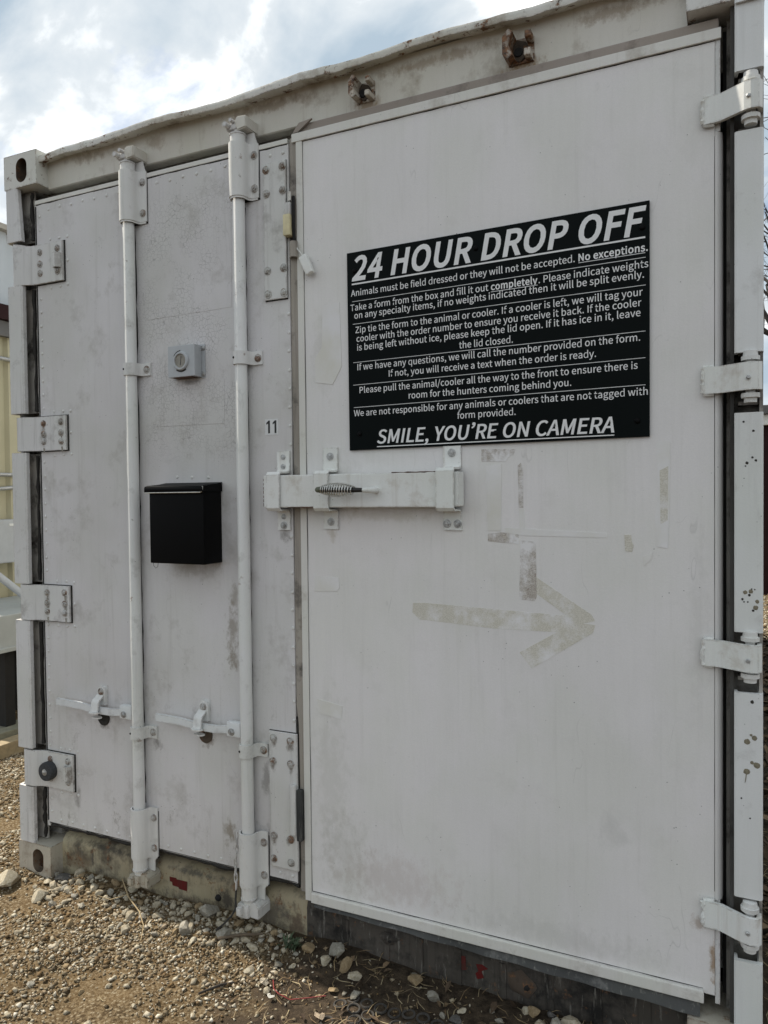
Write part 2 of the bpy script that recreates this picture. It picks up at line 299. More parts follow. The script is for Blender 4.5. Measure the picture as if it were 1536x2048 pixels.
MT['silver'] = paint('silvery_paint', (0.74, 0.755, 0.76), (0.67, 0.68, 0.685), dirt=(0.2, 0.18, 0.15), dirt_amt=0.5, streak=0.2, speck=0.6, rough=0.36, edge=0.3, spec=0.6)
MT['jamb'] = paint('jamb_shade', (0.10, 0.095, 0.09), (0.04, 0.037, 0.034), dirt=(0.012, 0.011, 0.01), dirt_amt=0.9, streak=0.6, speck=0.3, rough=0.85)  # near-black colour paints in the shade of the gap beside the right post
MT['scab'] = paint('rust_scab', (0.10, 0.075, 0.055), (0.05, 0.038, 0.03), dirt=(0.015, 0.012, 0.01), dirt_amt=0.9, speck=0.6, rust_amt=0.6, rust_t=0.55, rough=0.9)
MT['rebate'] = paint('rebate_dark_brown', (0.20, 0.18, 0.155), (0.13, 0.115, 0.10), dirt=(0.03, 0.026, 0.022), dirt_amt=0.7, speck=0.3, rough=0.85)  # dark brown tone for the back of the gap above the doors
def simple(name, col, rough=0.5, metal=0.0, var=0.15, scale=30, bump=0.1, spec=0.5):
    M = Mat(name, rough, metal, spec)
    d = tuple(c*(1-var) for c in col); l = tuple(min(1, c*(1+var)) for c in col)
    M.color(M.mix(M.ramp(M.noise(scale, 5, 0.6), [(0.3, 0), (0.7, 1)]), d, l))
    if bump: M.bump(M.noise(scale*6, 3), bump, 0.001)
    return M.m
MT['black'] = simple('black_box_paint', (0.0015, 0.0015, 0.0017), 0.5, var=0.2, bump=0.03, spec=0.10)
MT['black_sign'] = simple('black_sign_plastic', (0.0012, 0.0030, 0.0028), 0.30, var=0.25, scale=4, bump=0.0, spec=0.07)
MT['letter'] = simple('white_lettering', (0.74, 0.735, 0.725), 0.45, var=0.05, bump=0)
MT['dark'] = simple('dark_cavity', (0.012, 0.011, 0.010), 0.9)
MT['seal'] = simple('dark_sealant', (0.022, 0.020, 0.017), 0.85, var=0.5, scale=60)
MT['rubber'] = simple('black_rubber', (0.035, 0.037, 0.04), 0.75, var=0.4, scale=90, bump=0.5)
MT['zinc'] = simple('zinc_bolt', (0.42, 0.42, 0.41), 0.4, 0.6, 0.35, 120, 0.2)
MT['dull_bolt'] = paint('painted_bolt', (0.56, 0.555, 0.54), (0.40, 0.385, 0.36), dirt_amt=0.8, speck=0.5, rust_amt=0.8, rust_t=0.54, edge=0.8)
MT['rust'] = simple('rusty_steel', (0.075, 0.038, 0.022), 0.85, 0.0, 0.5, 60, 0.5)
MT['chrome'] = simple('plated_coil', (0.62, 0.61, 0.57), 0.28, 0.9, 0.25, 150, 0.05)
MT['blk_steel'] = simple('oily_black_steel', (0.02, 0.018, 0.016), 0.45, 0.3, 0.4, 80, 0.2)
MT['olive'] = simple('olive_tip', (0.10, 0.11, 0.07), 0.5, 0.0, 0.3, 80)
MT['ivory'] = simple('yellowed_plastic', (0.62, 0.55, 0.33), 0.45, 0, 0.12, 40, 0.05)
MT['white_plastic'] = simple('white_plastic', (0.74, 0.74, 0.70), 0.4, 0, 0.06, 40, 0.05)
MT['grey_box'] = simple('grey_enamel', (0.42, 0.435, 0.445), 0.45, 0, 0.06, 20, 0.05)
MT['dial'] = simple('dusty_dial', (0.27, 0.25, 0.21), 0.5, 0, 0.2, 60)
MT['red_tape'] = paint('worn_red_tape', (0.15, 0.010, 0.009), (0.09, 0.008, 0.008), dirt=(0.05, 0.03, 0.022), dirt_amt=0.9, streak=0.5, speck=0.9, dirt_t=0.46)
MT['decal_white'] = simple('white_decal', (0.66, 0.66, 0.65), 0.45, 0, 0.05, 40, 0)
MT['decal_black'] = simple('black_decal', (0.012, 0.012, 0.012), 0.5, 0, 0.2, 60, 0)
M = Mat('tape_residue', 0.7, 0, 0.3)      # weave of old tape on door paint, partly worn through
wv = M.ramp(M.noise(1, 2, 0.5, M.map((300, 300, 650))), [(0.4, 0), (0.6, 1)])
wear = M.ramp(M.noise(11, 6, 0.7), [(0.33, 0), (0.50, 1)])
M.color(M.mix(M.math('MULTIPLY', wear, 0.9), (0.76, 0.745, 0.74), M.mix(wv, (0.50, 0.47, 0.385), (0.66, 0.63, 0.55))))
MT['tape'] = M.m
M = Mat('tape_residue_brown', 0.7, 0, 0.3)
wv = M.ramp(M.noise(1, 2, 0.5, M.map((340, 300, 520))), [(0.42, 0), (0.58, 1)])
wear = M.ramp(M.noise(16, 6, 0.7), [(0.38, 0), (0.55, 1)])
M.color(M.mix(wear, (0.76, 0.745, 0.74), M.mix(wv, (0.33, 0.285, 0.25), (0.54, 0.505, 0.45))))
MT['tape_brown'] = M.m
M = Mat('pale_residue', 0.7, 0, 0.3)
wear = M.ramp(M.noise(9, 5, 0.6), [(0.35, 0), (0.7, 1)])
M.color(M.mix(wear, (0.755, 0.74, 0.735), (0.67, 0.652, 0.59)))
MT['residue'] = M.m
M = Mat('repaint_film', 0.55, 0, 0.35)     # painted-over label edges
M.color(M.mix(M.ramp(M.noise(40, 6, 0.7), [(0.4, 0), (0.7, 1)]), (0.64, 0.645, 0.66), (0.585, 0.585, 0.55)))
MT['film'] = M.m

# ------------------------------------------------------------------ ground
def vnoise(x, y, s, seed):
    """cheap smooth noise from summed sines"""
    r_ = np.random.default_rng(seed); v = np.zeros_like(x)
    for _ in range(7):
        a = r_.uniform(0, 2*math.pi); f = s*r_.uniform(0.6, 1.6); ph = r_.uniform(0, 6.28)
        v += np.sin((x*math.cos(a)+y*math.sin(a))*f + ph)
    return v/7**0.5
sig = lambda v: 1/(1+np.exp(-np.clip(v, -60, 60)))
def gh(x, y):
    x = np.asarray(x, float); y = np.asarray(y, float)
    near = np.exp(-((np.clip(np.hypot((x-1)/3.5, (y+0.2)/2.6), 0, 9))**4))
    h = 0.012 - 0.011*np.clip(x, -2, 3)
    h = h + 0.030*np.exp(-((y-0.02)/0.10)**2)*np.clip(1.25-0.35*x, 0.35, 1.2)*sig((x-0.24)/0.04)
    h = h + near*(0.008*vnoise(x, y, 9, 1) + 0.0045*vnoise(x, y, 26, 2) + 0.002*vnoise(x, y, 75, 3))
    return h - 0.03*(1-near)
xs = np.concatenate([[-900, -400, -160, -70, -35, -18, -10, -7, -5, -4, -3.3], np.arange(-2.8, 4.2, 0.022), [4.6, 5.2, 6, 8, 11, 18, 35, 70, 160, 400, 900]])
ys = np.concatenate([[-900, -400, -160, -70, -35, -18, -10, -7, -5, -4, -3], np.arange(-2.4, 2.2, 0.022), [2.5, 3, 3.6, 4.4, 6, 8, 11, 18, 35, 70, 160, 400, 900]])
GX, GY = np.meshgrid(xs, ys, indexing='ij'); GZ = gh(GX, GY)
nx, ny = len(xs), len(ys)
def np_mesh(name, V, F, mat):
    me = bpy.data.meshes.new(name); V = np.ascontiguousarray(V, np.float32); F = np.ascontiguousarray(F, np.int32); k = F.shape[1]
    me.vertices.add(len(V)); me.vertices.foreach_set('co', V.ravel())
    me.loops.add(F.size); me.loops.foreach_set('vertex_index', F.ravel())
    me.polygons.add(len(F)); me.polygons.foreach_set('loop_start', np.arange(0, F.size, k, dtype=np.int32)); me.polygons.foreach_set('loop_total', np.full(len(F), k, np.int32))
    me.update(calc_edges=True); me.validate(); me.materials.append(mat); return me
I = np.arange(nx*ny).reshape(nx, ny)
F = np.stack([I[:-1, :-1], I[1:, :-1], I[1:, 1:], I[:-1, 1:]], -1).reshape(-1, 4)
M = Mat('gravelly_soil', 0.95, 0, 0.15)
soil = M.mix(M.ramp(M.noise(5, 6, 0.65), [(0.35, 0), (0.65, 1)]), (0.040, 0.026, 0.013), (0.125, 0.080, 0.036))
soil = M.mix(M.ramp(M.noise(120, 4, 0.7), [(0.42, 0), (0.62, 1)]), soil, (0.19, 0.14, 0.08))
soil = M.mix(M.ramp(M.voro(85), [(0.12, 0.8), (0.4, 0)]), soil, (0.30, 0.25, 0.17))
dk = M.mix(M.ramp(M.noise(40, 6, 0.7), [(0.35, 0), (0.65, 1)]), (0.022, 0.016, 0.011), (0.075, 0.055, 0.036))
zone = M.math('ADD', M.math('MAXIMUM', M.band('X', 1.14, 60, 0.22), M.band('Y', -60, -0.95, 0.3)), M.math('MULTIPLY', M.math('SUBTRACT', M.noise(5, 5, 0.7), 0.5), 1.6))  # front ground out of view is darkened too, to cut bounce onto the doors
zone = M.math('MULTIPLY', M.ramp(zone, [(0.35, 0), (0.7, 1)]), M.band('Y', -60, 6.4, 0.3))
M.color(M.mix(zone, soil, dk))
M.bump(M.noise(150, 6, 0.7), 0.9, 0.006)
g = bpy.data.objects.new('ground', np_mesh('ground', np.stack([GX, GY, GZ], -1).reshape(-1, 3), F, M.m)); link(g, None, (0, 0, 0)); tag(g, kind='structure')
for f in g.data.polygons: f.use_smooth = True

# ------------------------------------------------------------------ the container
CONT = thing('shipping_container', (1.219, 3.0, 0), 'weathered white refrigerated shipping container with closed double doors', 'container')
DY = 0.03                                   # door face
HY = 0.052                                  # header and sill face

# shell behind the door frame
bm = B(); box(bm, 0.03, 2.408, 0.20, 6.0, 0.14, 2.55); mk('body_shell', bm, MT['post'], CONT)
bm = B(); box(bm, 0.0, 0.06, 0.19, 6.05, 2.47, 2.575, 0.006); mk('roof_rail', bm, MT['header'], CONT)
bm = B(); box(bm, 2.378, 2.438, 0.19, 6.05, 2.47, 2.575, 0.006); mk('roof_rail', bm, MT['header'], CONT)
bm = B(); box(bm, 0.0, 0.06, 0.19, 6.05, 0.01, 0.15, 0.006); mk('side_sill', bm, MT['sill'], CONT)
bm = B(); box(bm, 2.378, 2.438, 0.19, 6.05, 0.01, 0.15, 0.006); mk('side_sill', bm, MT['sill'], CONT)

# corner castings with oval apertures
def casting(x0, z0, mat, hx):
    bm = B(); x1, z1, y0, y1 = x0+0.162, z0+0.118, 0.0, 0.178
    cx, cz, a, b_ = hx, z0+0.058, 0.027, 0.042
    angs = sorted(set([2*math.pi*k/40 for k in range(40)] + [math.atan2(z-cz, x-cx) % (2*math.pi) for x in (x0, x1) for z in (z0, z1)]))
    O, Ov, Iv = [], [], []
    for t in angs:
        c, s = math.cos(t), math.sin(t)
        k = min(((x1-cx)/c if c > 1e-9 else (x0-cx)/c if c < -1e-9 else 9), ((z1-cz)/s if s > 1e-9 else (z0-cz)/s if s < -1e-9 else 9))
        O.append(bm.verts.new((cx+k*c, y0, cz+k*s)))
        # stadium-shaped opening
        st = b_-a; zz_ = max(-st, min(st, 10*s*st)) if abs(s) < 0.1 else (st if s > 0 else -st)
        Ov.append(bm.verts.new((cx+a*c, y0, cz+a*s+zz_))); Iv.append((cx+a*c*0.94, y0+0.09, cz+a*s*0.96+zz_))
    n = len(angs)
    for i in range(n):
        j = (i+1) % n
        bm.faces.new((O[i], O[j], Ov[j], Ov[i]))
    Bk = [bm.verts.new((v.co.x, y1, v.co.z)) for v in O]
    for i in range(n): bm.faces.new((O[i], Bk[i], Bk[(i+1) % n], O[(i+1) % n]))
    bm.faces.new(Bk)
    rim = [v.co.copy() for v in Ov]
    o = mk('corner_casting', bm, mat, CONT)
    bm = B(); A_ = [bm.verts.new(q) for q in rim]; C_ = [bm.verts.new(q) for q in Iv]
    for i in range(n): bm.faces.new((A_[i], A_[(i+1) % n], C_[(i+1) % n], C_[i]))
    mk('aperture_lining', bm, MT['lining'], o)
    bm = B(); box(bm, cx-0.05, cx+0.05, 0.0905, 0.12, cz-0.05, cz+0.05); mk('aperture_cavity', bm, MT['dark'], o)
    bm = B(); lathe(bm, [(0.012, 0), (0.017, 0.004), (0.016, 0.02), (0.008, 0.03)], (cx+0.008, 0.041, cz-0.03), 'Z', 10); mk('rust_lump', bm, MT['rust'], o)
casting(0.0, 2.473, MT['cast_top'], 0.088); casting(0.0, 0.0, MT['cast'], 0.098)
casting(2.276, 2.473, MT['cast_top'], 2.35); casting(2.276, 0.0, MT['cast'], 2.35)

# header, top lip
bm = B(); poly_prism(bm, [(HY, 2.469), (HY+0.004, 2.466), (0.19, 2.466), (0.19, 2.585), (HY-0.004, 2.585)], 0.162, 2.276, 'X'); mk('header_beam', bm, MT['header'], CONT)
bm = B(); N = 60; prev = None
for i in range(N+1):
    t = i/N; x = 0.158+t*(2.40-0.158)
    wz = 2.564+0.026*min(1, t*2.0)**0.8 + 0.006*math.sin(9.5*t+1)+0.003*math.sin(31*t) + random.uniform(-1, 1)*0.0016
    wy = 0.004+0.005*math.sin(7*t+2)+0.003*math.sin(23*t)+random.uniform(-1, 1)*0.0012
    hh = 0.020+0.002*math.sin(17*t)+random.uniform(-1, 1)*0.0012
    ring = [bm.verts.new(q) for q in ((x, wy+0.002, wz), (x, wy, wz-hh*0.5), (x, wy+0.003, wz-hh), (x, wy+0.012, wz-hh+0.002), (x, HY+0.01, wz-hh+0.012), (x, 0.25, wz-hh+0.012), (x, 0.25, wz+0.004))]
    if prev:
        for k in range(7): bm.faces.new((prev[k], prev[(k+1) % 7], ring[(k+1) % 7], ring[k]))
    else: bm.faces.new(ring)
    prev = ring
bm.faces.new(prev[::-1]); mk('roof_lip', bm, MT['lip'], CONT, True)
# dark gap above doors and back of the frame rebate
bm = B(); box(bm, 0.10, 2.36, 0.088, 0.19, 2.36, 2.465); mk('head_rebate', bm, MT['rebate'], CONT)

# posts
bm = B(); box(bm, 0.004, 0.105, 0.10, 0.2, 0.118, 2.473); mk('corner_post', bm, MT['recess'], CONT)
bm = B(); box(bm, 0.0135, 0.019, 0.034, 0.0995, 0.119, 2.472); mk('post_side', bm, MT['recess'], CONT)
bm = B(); box(bm, 2.36, 2.434, 0.075, 0.2, 0.118, 2.473); mk('corner_post', bm, MT['recess'], CONT)
for z0, z1 in ((2.285, 2.474), (1.672, 2.128), (1.060, 1.532), (0.462, 0.927), (0.117, 0.322)):
    bm = B()
    top = z0 == 2.285
    poly_prism(bm, [(0.002, 0.012), (0.006, 0.002), (0.071, 0.0), (0.077, 0.005), (0.077, 0.018), (0.069, 0.018), (0.067, 0.011), (0.012, 0.013), (0.012, 0.12), (0.002, 0.12)], z0, z1)
    if top:
        for v in bm.verts:
            if v.co.x > 0.03: v.co.x -= 0.022*max(0, (v.co.z-z0)/(z1-z0)-0.3)
    mk('post_cover', bm, MT['hinge'], CONT)
    bm = B(); box(bm, 0.0195, 0.097, 0.046, 0.052, z0+0.004, z1-0.004); mk('post_web', bm, MT['recess'], CONT)
    bm = B(); pts = [(0.090+random.uniform(-.003, .003), z0+0.01+k*(z1-z0-0.02)/12) for k in range(13)]
    tube(bm, [(x, 0.042, z) for x, z in pts], [random.uniform(0.003, 0.009) for _ in pts], 6); mk('caulk_bead', bm, MT['seal'], CONT)
for z0, z1 in ((2.312, 2.60), (1.682, 2.178), (1.046, 1.546), (0.433, 0.907), (-0.02, 0.284)):
    bm = B(); z1_ = min(z1, 2.472)
    poly_prism(bm, [(2.377, 0.004), (2.381, 0.0), (2.432, 0.0), (2.4365, 0.006), (2.4375, 0.12), (2.428, 0.12), (2.426, 0.013), (2.385, 0.011), (2.383, 0.03), (2.377, 0.03)], max(z0, 0.119), z1_)
    mk('post_cover', bm, MT['post'], CONT)
bm = B(); poly_prism(bm, [(2.377, -0.004), (2.381, -0.008), (2.434, -0.008), (2.440, 0.002), (2.440, -0.0015), (2.377, -0.0015)], 2.46, 2.60); mk('post_cover', bm, MT['post'], CONT)
bm = B(); box(bm, 2.379, 2.436, -0.007, -0.001, 0.0, 0.117, 0.002); mk('post_cover', bm, MT['post'], CONT)
bm = B(); box(bm, 2.368, 2.376, 0.022, 0.12, 0.12, 2.47); mk('jamb_flange', bm, MT['jamb'], CONT)
bm = B(); box(bm, 2.4285, 2.436, 0.014, 0.10, 0.12, 2.47); mk('jamb_flange', bm, MT['recess'], CONT)

# sill
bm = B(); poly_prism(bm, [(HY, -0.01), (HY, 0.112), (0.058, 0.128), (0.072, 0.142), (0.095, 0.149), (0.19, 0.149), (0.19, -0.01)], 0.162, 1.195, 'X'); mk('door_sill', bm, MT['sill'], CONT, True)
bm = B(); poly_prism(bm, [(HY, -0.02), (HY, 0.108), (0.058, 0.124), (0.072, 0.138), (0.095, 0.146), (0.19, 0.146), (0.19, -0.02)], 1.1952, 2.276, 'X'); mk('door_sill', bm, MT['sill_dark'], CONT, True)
for x in (1.32, 1.455, 1.56, 1.68, 1.80, 1.93, 2.05, 2.16):
    bm = B(); box(bm, x, x+random.uniform(0.012, 0.03), HY-0.003, HY+0.004, -0.02, random.uniform(0.098, 0.112), 0.001); mk('sill_seam', bm, MT['sill_dark'], CONT)
def lump(cx, cz, rx, rz, mat, name):
    bm = B(); bmesh.ops.create_icosphere(bm, subdivisions=2, radius=1)
    for v in bm.verts:
        k = 1+random.uniform(-.22, .22); v.co = Vector((cx+v.co.x*rx*k, HY+0.002+v.co.y*0.012, cz+v.co.z*rz*k))
    return mk(name, bm, mat, CONT, True)
lump(1.47, 0.085, 0.030, 0.020, MT['sill_dark'], 'rusted_keeper'); lump(1.86, 0.055, 0.040, 0.036, MT['scab'], 'rusted_keeper'); lump(1.875, 0.052, 0.016, 0.014, MT['dark'], 'rusted_keeper'); lump(1.475, 0.080, 0.012, 0.010, MT['dark'], 'rusted_keeper')
lump(0.86, 0.066, 0.014, 0.012, MT['dark'], 'rusted_keeper')
def film(name, pts, y, mat, parent, th=0.0006):
    bm = B(); poly_prism(bm, pts, y-th, y+0.0004, 'Y'); return mk(name, bm, mat, parent)
film('reflective_tape', [(0.660, 0.094), (0.688, 0.095), (0.690, 0.091), (0.735, 0.092), (0.733, 0.060), (0.700, 0.061), (0.697, 0.066), (0.672, 0.067), (0.671, 0.078), (0.661, 0.079)], HY-0.0005, MT['red_tape'], CONT)
film('reflective_tape', [(1.690, 0.088), (1.704, 0.090), (1.706, 0.052), (1.692, 0.049)], HY-0.0005, MT['red_tape'], CONT)
film('reflective_tape', [(1.735, 0.076), (1.752, 0.079), (1.768, 0.071), (1.750, 0.060), (1.757, 0.043), (1.738, 0.035), (1.733, 0.05), (1.741, 0.058)], HY-0.0005, MT['red_tape'], CONT)

# ---- left door leaf
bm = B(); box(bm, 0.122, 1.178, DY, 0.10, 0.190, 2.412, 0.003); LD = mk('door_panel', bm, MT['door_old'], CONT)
bm = B(); box(bm, 0.118, 1.176, DY-0.002, DY+0.05, 2.4125, 2.427, 0.002); mk('door_top_strip', bm, MT['trim'], CONT)
bm = B(); box(bm, 0.1075, 0.1215, 0.036, 0.10, 0.175, 2.425, 0.003); mk('door_gasket', bm, MT['hinge'], CONT)
bm = B(); box(bm, 0.098, 0.107, 0.052, 0.11, 0.17, 2.43, 0.003); mk('door_gasket', bm, MT['recess'], CONT)
bm = B(); box(bm, 0.119, 0.1225, DY-0.0015, DY+0.02, 0.2, 2.405); mk('edge_sealant', bm, MT['seal'], CONT)
bm = B(); pts = [(0.13+k*0.03, 0.040+random.uniform(-.003, .003), 0.184+random.uniform(-.004, .004)) for k in range(36)]; tube(bm, pts, [random.uniform(0.006, 0.011) for _ in pts], 6); mk('bottom_gasket', bm, MT['seal'], CONT)
# centre gasket, slightly wavy
bm = B(); prevr = None
for k in range(41):
    z = 0.172+(2.425-0.172)*k/40; t = k/40
    xl = 1.1795+(0.006 if z < 0.7 else 0)+0.0012*math.sin(14*t); xr = 1.206
    if 2.115 < z < 2.24: xl += 0.012
    ring = [bm.verts.new(q) for q in ((xl, DY+0.02, z), (xl, DY+0.004, z), (xl+0.006, DY-0.001+0.002*math.sin(21*t), z), (xr, DY+0.001, z), (xr, DY+0.02, z))]
    if prevr:
        for j in range(5): bm.faces.new((prevr[j], prevr[(j+1) % 5], ring[(j+1) % 5], ring[j]))
    else: bm.faces.new(ring)
    prevr = ring
bm.faces.new(prevr[::-1]); mk('centre_gasket', bm, MT['gasket'], CONT, True)
bm = B(); box(bm, 1.1785, 1.1865, DY+0.0015, DY+0.05, 0.19, 0.70); mk('edge_sealant', bm, MT['seal'], CONT)

# rivets (shared mesh, facing the camera side -Y)
def dome(r, h, mat, n=10):
    bm = B(); lathe(bm, [(r, 0.0005), (r*0.95, -h*0.5), (r*0.6, -h*0.92), (r*0.15, -h)], (0, 0, 0), 'Y', n)
    bmesh.ops.recalc_face_normals(bm, faces=bm.faces); me = bpy.data.meshes.new('rivet'); bm.to_mesh(me); bm.free(); me.materials.append(mat)
    for f in me.polygons: f.use_smooth = True
    return me
RIV = dome(0.0054, 0.0024, MT['steel'])
def rivet(x, z, parent=LD): return inst('rivet', RIV, (x+random.uniform(-.001, .001), DY, z+random.uniform(-.0015, .0015)), parent, None, (1, random.uniform(.7, 1.2), 1))
HZ = ((2.128, 2.265), (1.537, 1.658), (0.930, 1.057), (0.327, 0.456))
z = 0.235
while z < 2.40:
    if not any(a-0.012 < z < b+0.012 for a, b in HZ): rivet(0.139, z)
    z += 0.0485
x = 0.185
while x < 1.10:
    if not (0.545 < x < 0.655 or 0.985 < x < 1.09):
        rivet(x, 2.388); rivet(x, 0.210)
    x += 0.0545
for x in (1.115, 1.160): rivet(x, 2.388); rivet(x, 0.212)
for a, b in HZ:
    for x in (0.19, 0.235): rivet(x, b+0.016); rivet(x, a-0.016)
    for z in (b+0.014, (a+b)/2, a-0.014): rivet(0.272, z)
z = 0.69
while z < 1.92:
    if not (1.25 < z < 1.52): rivet(1.1725, z)
    z += 0.0555
for x, z in ((0.80, 1.43), (0.74, 1.432), (0.865, 1.428)): rivet(x, z)

# bolts
def hexbolt(mat, r=0.0085, h=0.007, w=0.0125):
    bm = B(); lathe(bm, [(w, 0.001), (w, -0.0018), (w*0.9, -0.0022)], (0, 0, 0), 'Y', 14); lathe(bm, [(r, -0.001), (r, -h*0.8), (r*0.82, -h)], (0, 0, 0), 'Y', 6); lathe(bm, [(r*0.45, -h*0.9), (r*0.42, -h*1.3), (r*.2, -h*1.35)], (0, 0, 0), 'Y', 8)
    bmesh.ops.recalc_face_normals(bm, faces=bm.faces); me = bpy.data.meshes.new('bolt'); bm.to_mesh(me); bm.free(); me.materials.append(mat); return me
BOLT = hexbolt(MT['dull_bolt']); BOLTZ = hexbolt(MT['zinc'], 0.0075, 0.006, 0.0115); BOLTS = hexbolt(MT['zinc'], 0.005, 0.004, 0.008)
def bolt(x, y, z, parent, me=BOLT): return inst('bolt', me, (x, y, z), parent, (0, random.uniform(0, 1), 0))

# left hinges
for i, (a, b) in enumerate(HZ):
    bm = B(); prof = [(0.032, 0.028), (0.032, 0.010), (0.036, 0.006), (0.060, 0.004), (0.078, 0.006), (0.095, 0.014), (0.110, 0.020), (0.130, 0.0225), (0.258, 0.0225)]
    strip_prism(bm, prof, 0.008, a, b)
    if i == 0:
        for v in bm.verts:
            if v.co.z > 2.2 and v.co.x < 0.1: v.co.z += 0.014*(0.1-v.co.x)/0.07
    o = mk('hinge_plate', bm, MT['hinge'], CONT, True)
    bm = B(); box(bm, 0.124, 0.2625, 0.0268, 0.0297, a-0.0035, b+0.003); mk('sealant', bm, MT['seal'], o)
    cols = ((0.150, (0.22, 0.5, 0.8)), (0.236, (0.2, 0.5, 0.82)))
    for x, fr in cols:
        for f in fr:
            if i in (0, 3) and x > 0.2 and f == 0.5: continue
            if i == 3 and x < 0.2 and f == 0.5: continue
            bolt(x, 0.0185, a+f*(b-a)+(0.006 if f < 0.5 else 0), o)
    if i in (0, 3):   # bent retaining tab
        bm = B(); strip_prism(bm, [(0.222, 0.0185), (0.228, 0.006), (0.240, 0.004), (0.247, 0.010), (0.252, 0.019)], 0.005, (a+b)/2-0.024, (a+b)/2+0.026); mk('bent_tab', bm, MT['hinge'], o)
    if i == 3:
        bm = B(); lathe(bm, [(0.033, 0.018), (0.034, 0.0), (0.031, -0.008), (0.012, -0.010), (0.0115, -0.004), (0.008, -0.004)], (0.150, 0, 0.391), 'Y', 28); bp = mk('rubber_bumper', bm, MT['rubber'], o, True)
        bolt(0.150, -0.008, 0.391, bp, BOLTZ)

# bolted plates on the closing edge
for (x0, x1, z0, z1, bl) in ((1.094, 1.172, 1.957, 2.364, ((1.105, 2.344), (1.163, 2.345), (1.105, 2.273), (1.163, 2.275), (1.106, 2.044), (1.163, 2.046), (1.107, 1.974), (1.163, 1.973))),
                             (1.086, 1.186, 0.232, 0.650, ((1.103, 0.630), (1.164, 0.628), (1.101, 0.558), (1.164, 0.558), (1.101, 0.328), (1.161, 0.327), (1.099, 0.257), (1.161, 0.256)))):
    bm = B(); box(bm, x0, x1, 0.021, 0.0285, z0, z1, 0.002); o = mk('cover_plate', bm, MT['hinge'], CONT)
    bm = B(); box(bm, x0-0.002, x1, 0.0287, 0.0298, z0-0.003, z1+0.002); mk('sealant', bm, MT['seal'], o)
    for x, z in bl: bolt(x, 0.0208, z, o)
    if z0 < 1:
        bm = B(); box(bm, 1.164, 1.186, 0.008, 0.0208, 0.345, 0.498, 0.004); mk('edge_block', bm, MT['hinge'], o)
        bm = B(); box(bm, 1.187, 1.204, 0.012, 0.029, 0.330, 0.485, 0.002); mk('worn_block', bm, MT['galv'], o)

# dirt that has run from bolts and crevices
MT['weep'] = paint('grime_run', (0.34, 0.32, 0.285), (0.22, 0.20, 0.17), dirt=(0.05, 0.042, 0.035), dirt_amt=0.8, speck=0.4, rough=0.8)
def weep(x, z, w, h, y=DY, parent=CONT):
    n = 6; L_ = [(x-w/2*(1-k/n)**0.5*random.uniform(.6, 1.1), z-h*k/n) for k in range(n)]; R__ = [(x+w/2*(1-k/n)**0.5*random.uniform(.6, 1.1), z-h*k/n) for k in range(n)]
    film('grime_run', L_+[(x+random.uniform(-.2, .2)*w, z-h)]+R__[::-1], y, MT['weep'], parent, 0.0003)
for x, z in ((0.148, 1.640), (0.150, 1.595), (0.151, 1.552), (0.238, 1.598), (0.240, 1.555), (0.152, 1.036), (0.153, 0.990), (0.154, 0.95), (0.240, 1.03), (0.241, 0.985), (0.242, 0.95)): weep(x, z-0.006, random.uniform(.008, .014), random.uniform(.012, .03), 0.0185)
# painted-over labels and faint film edges on the left leaf
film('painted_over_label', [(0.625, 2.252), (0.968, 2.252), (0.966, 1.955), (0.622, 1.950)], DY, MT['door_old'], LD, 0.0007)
film('painted_over_label', [(0.645, 1.735), (0.934, 1.736), (0.931, 1.597), (0.648, 1.599)], DY, MT['door_old'], LD, 0.0009)

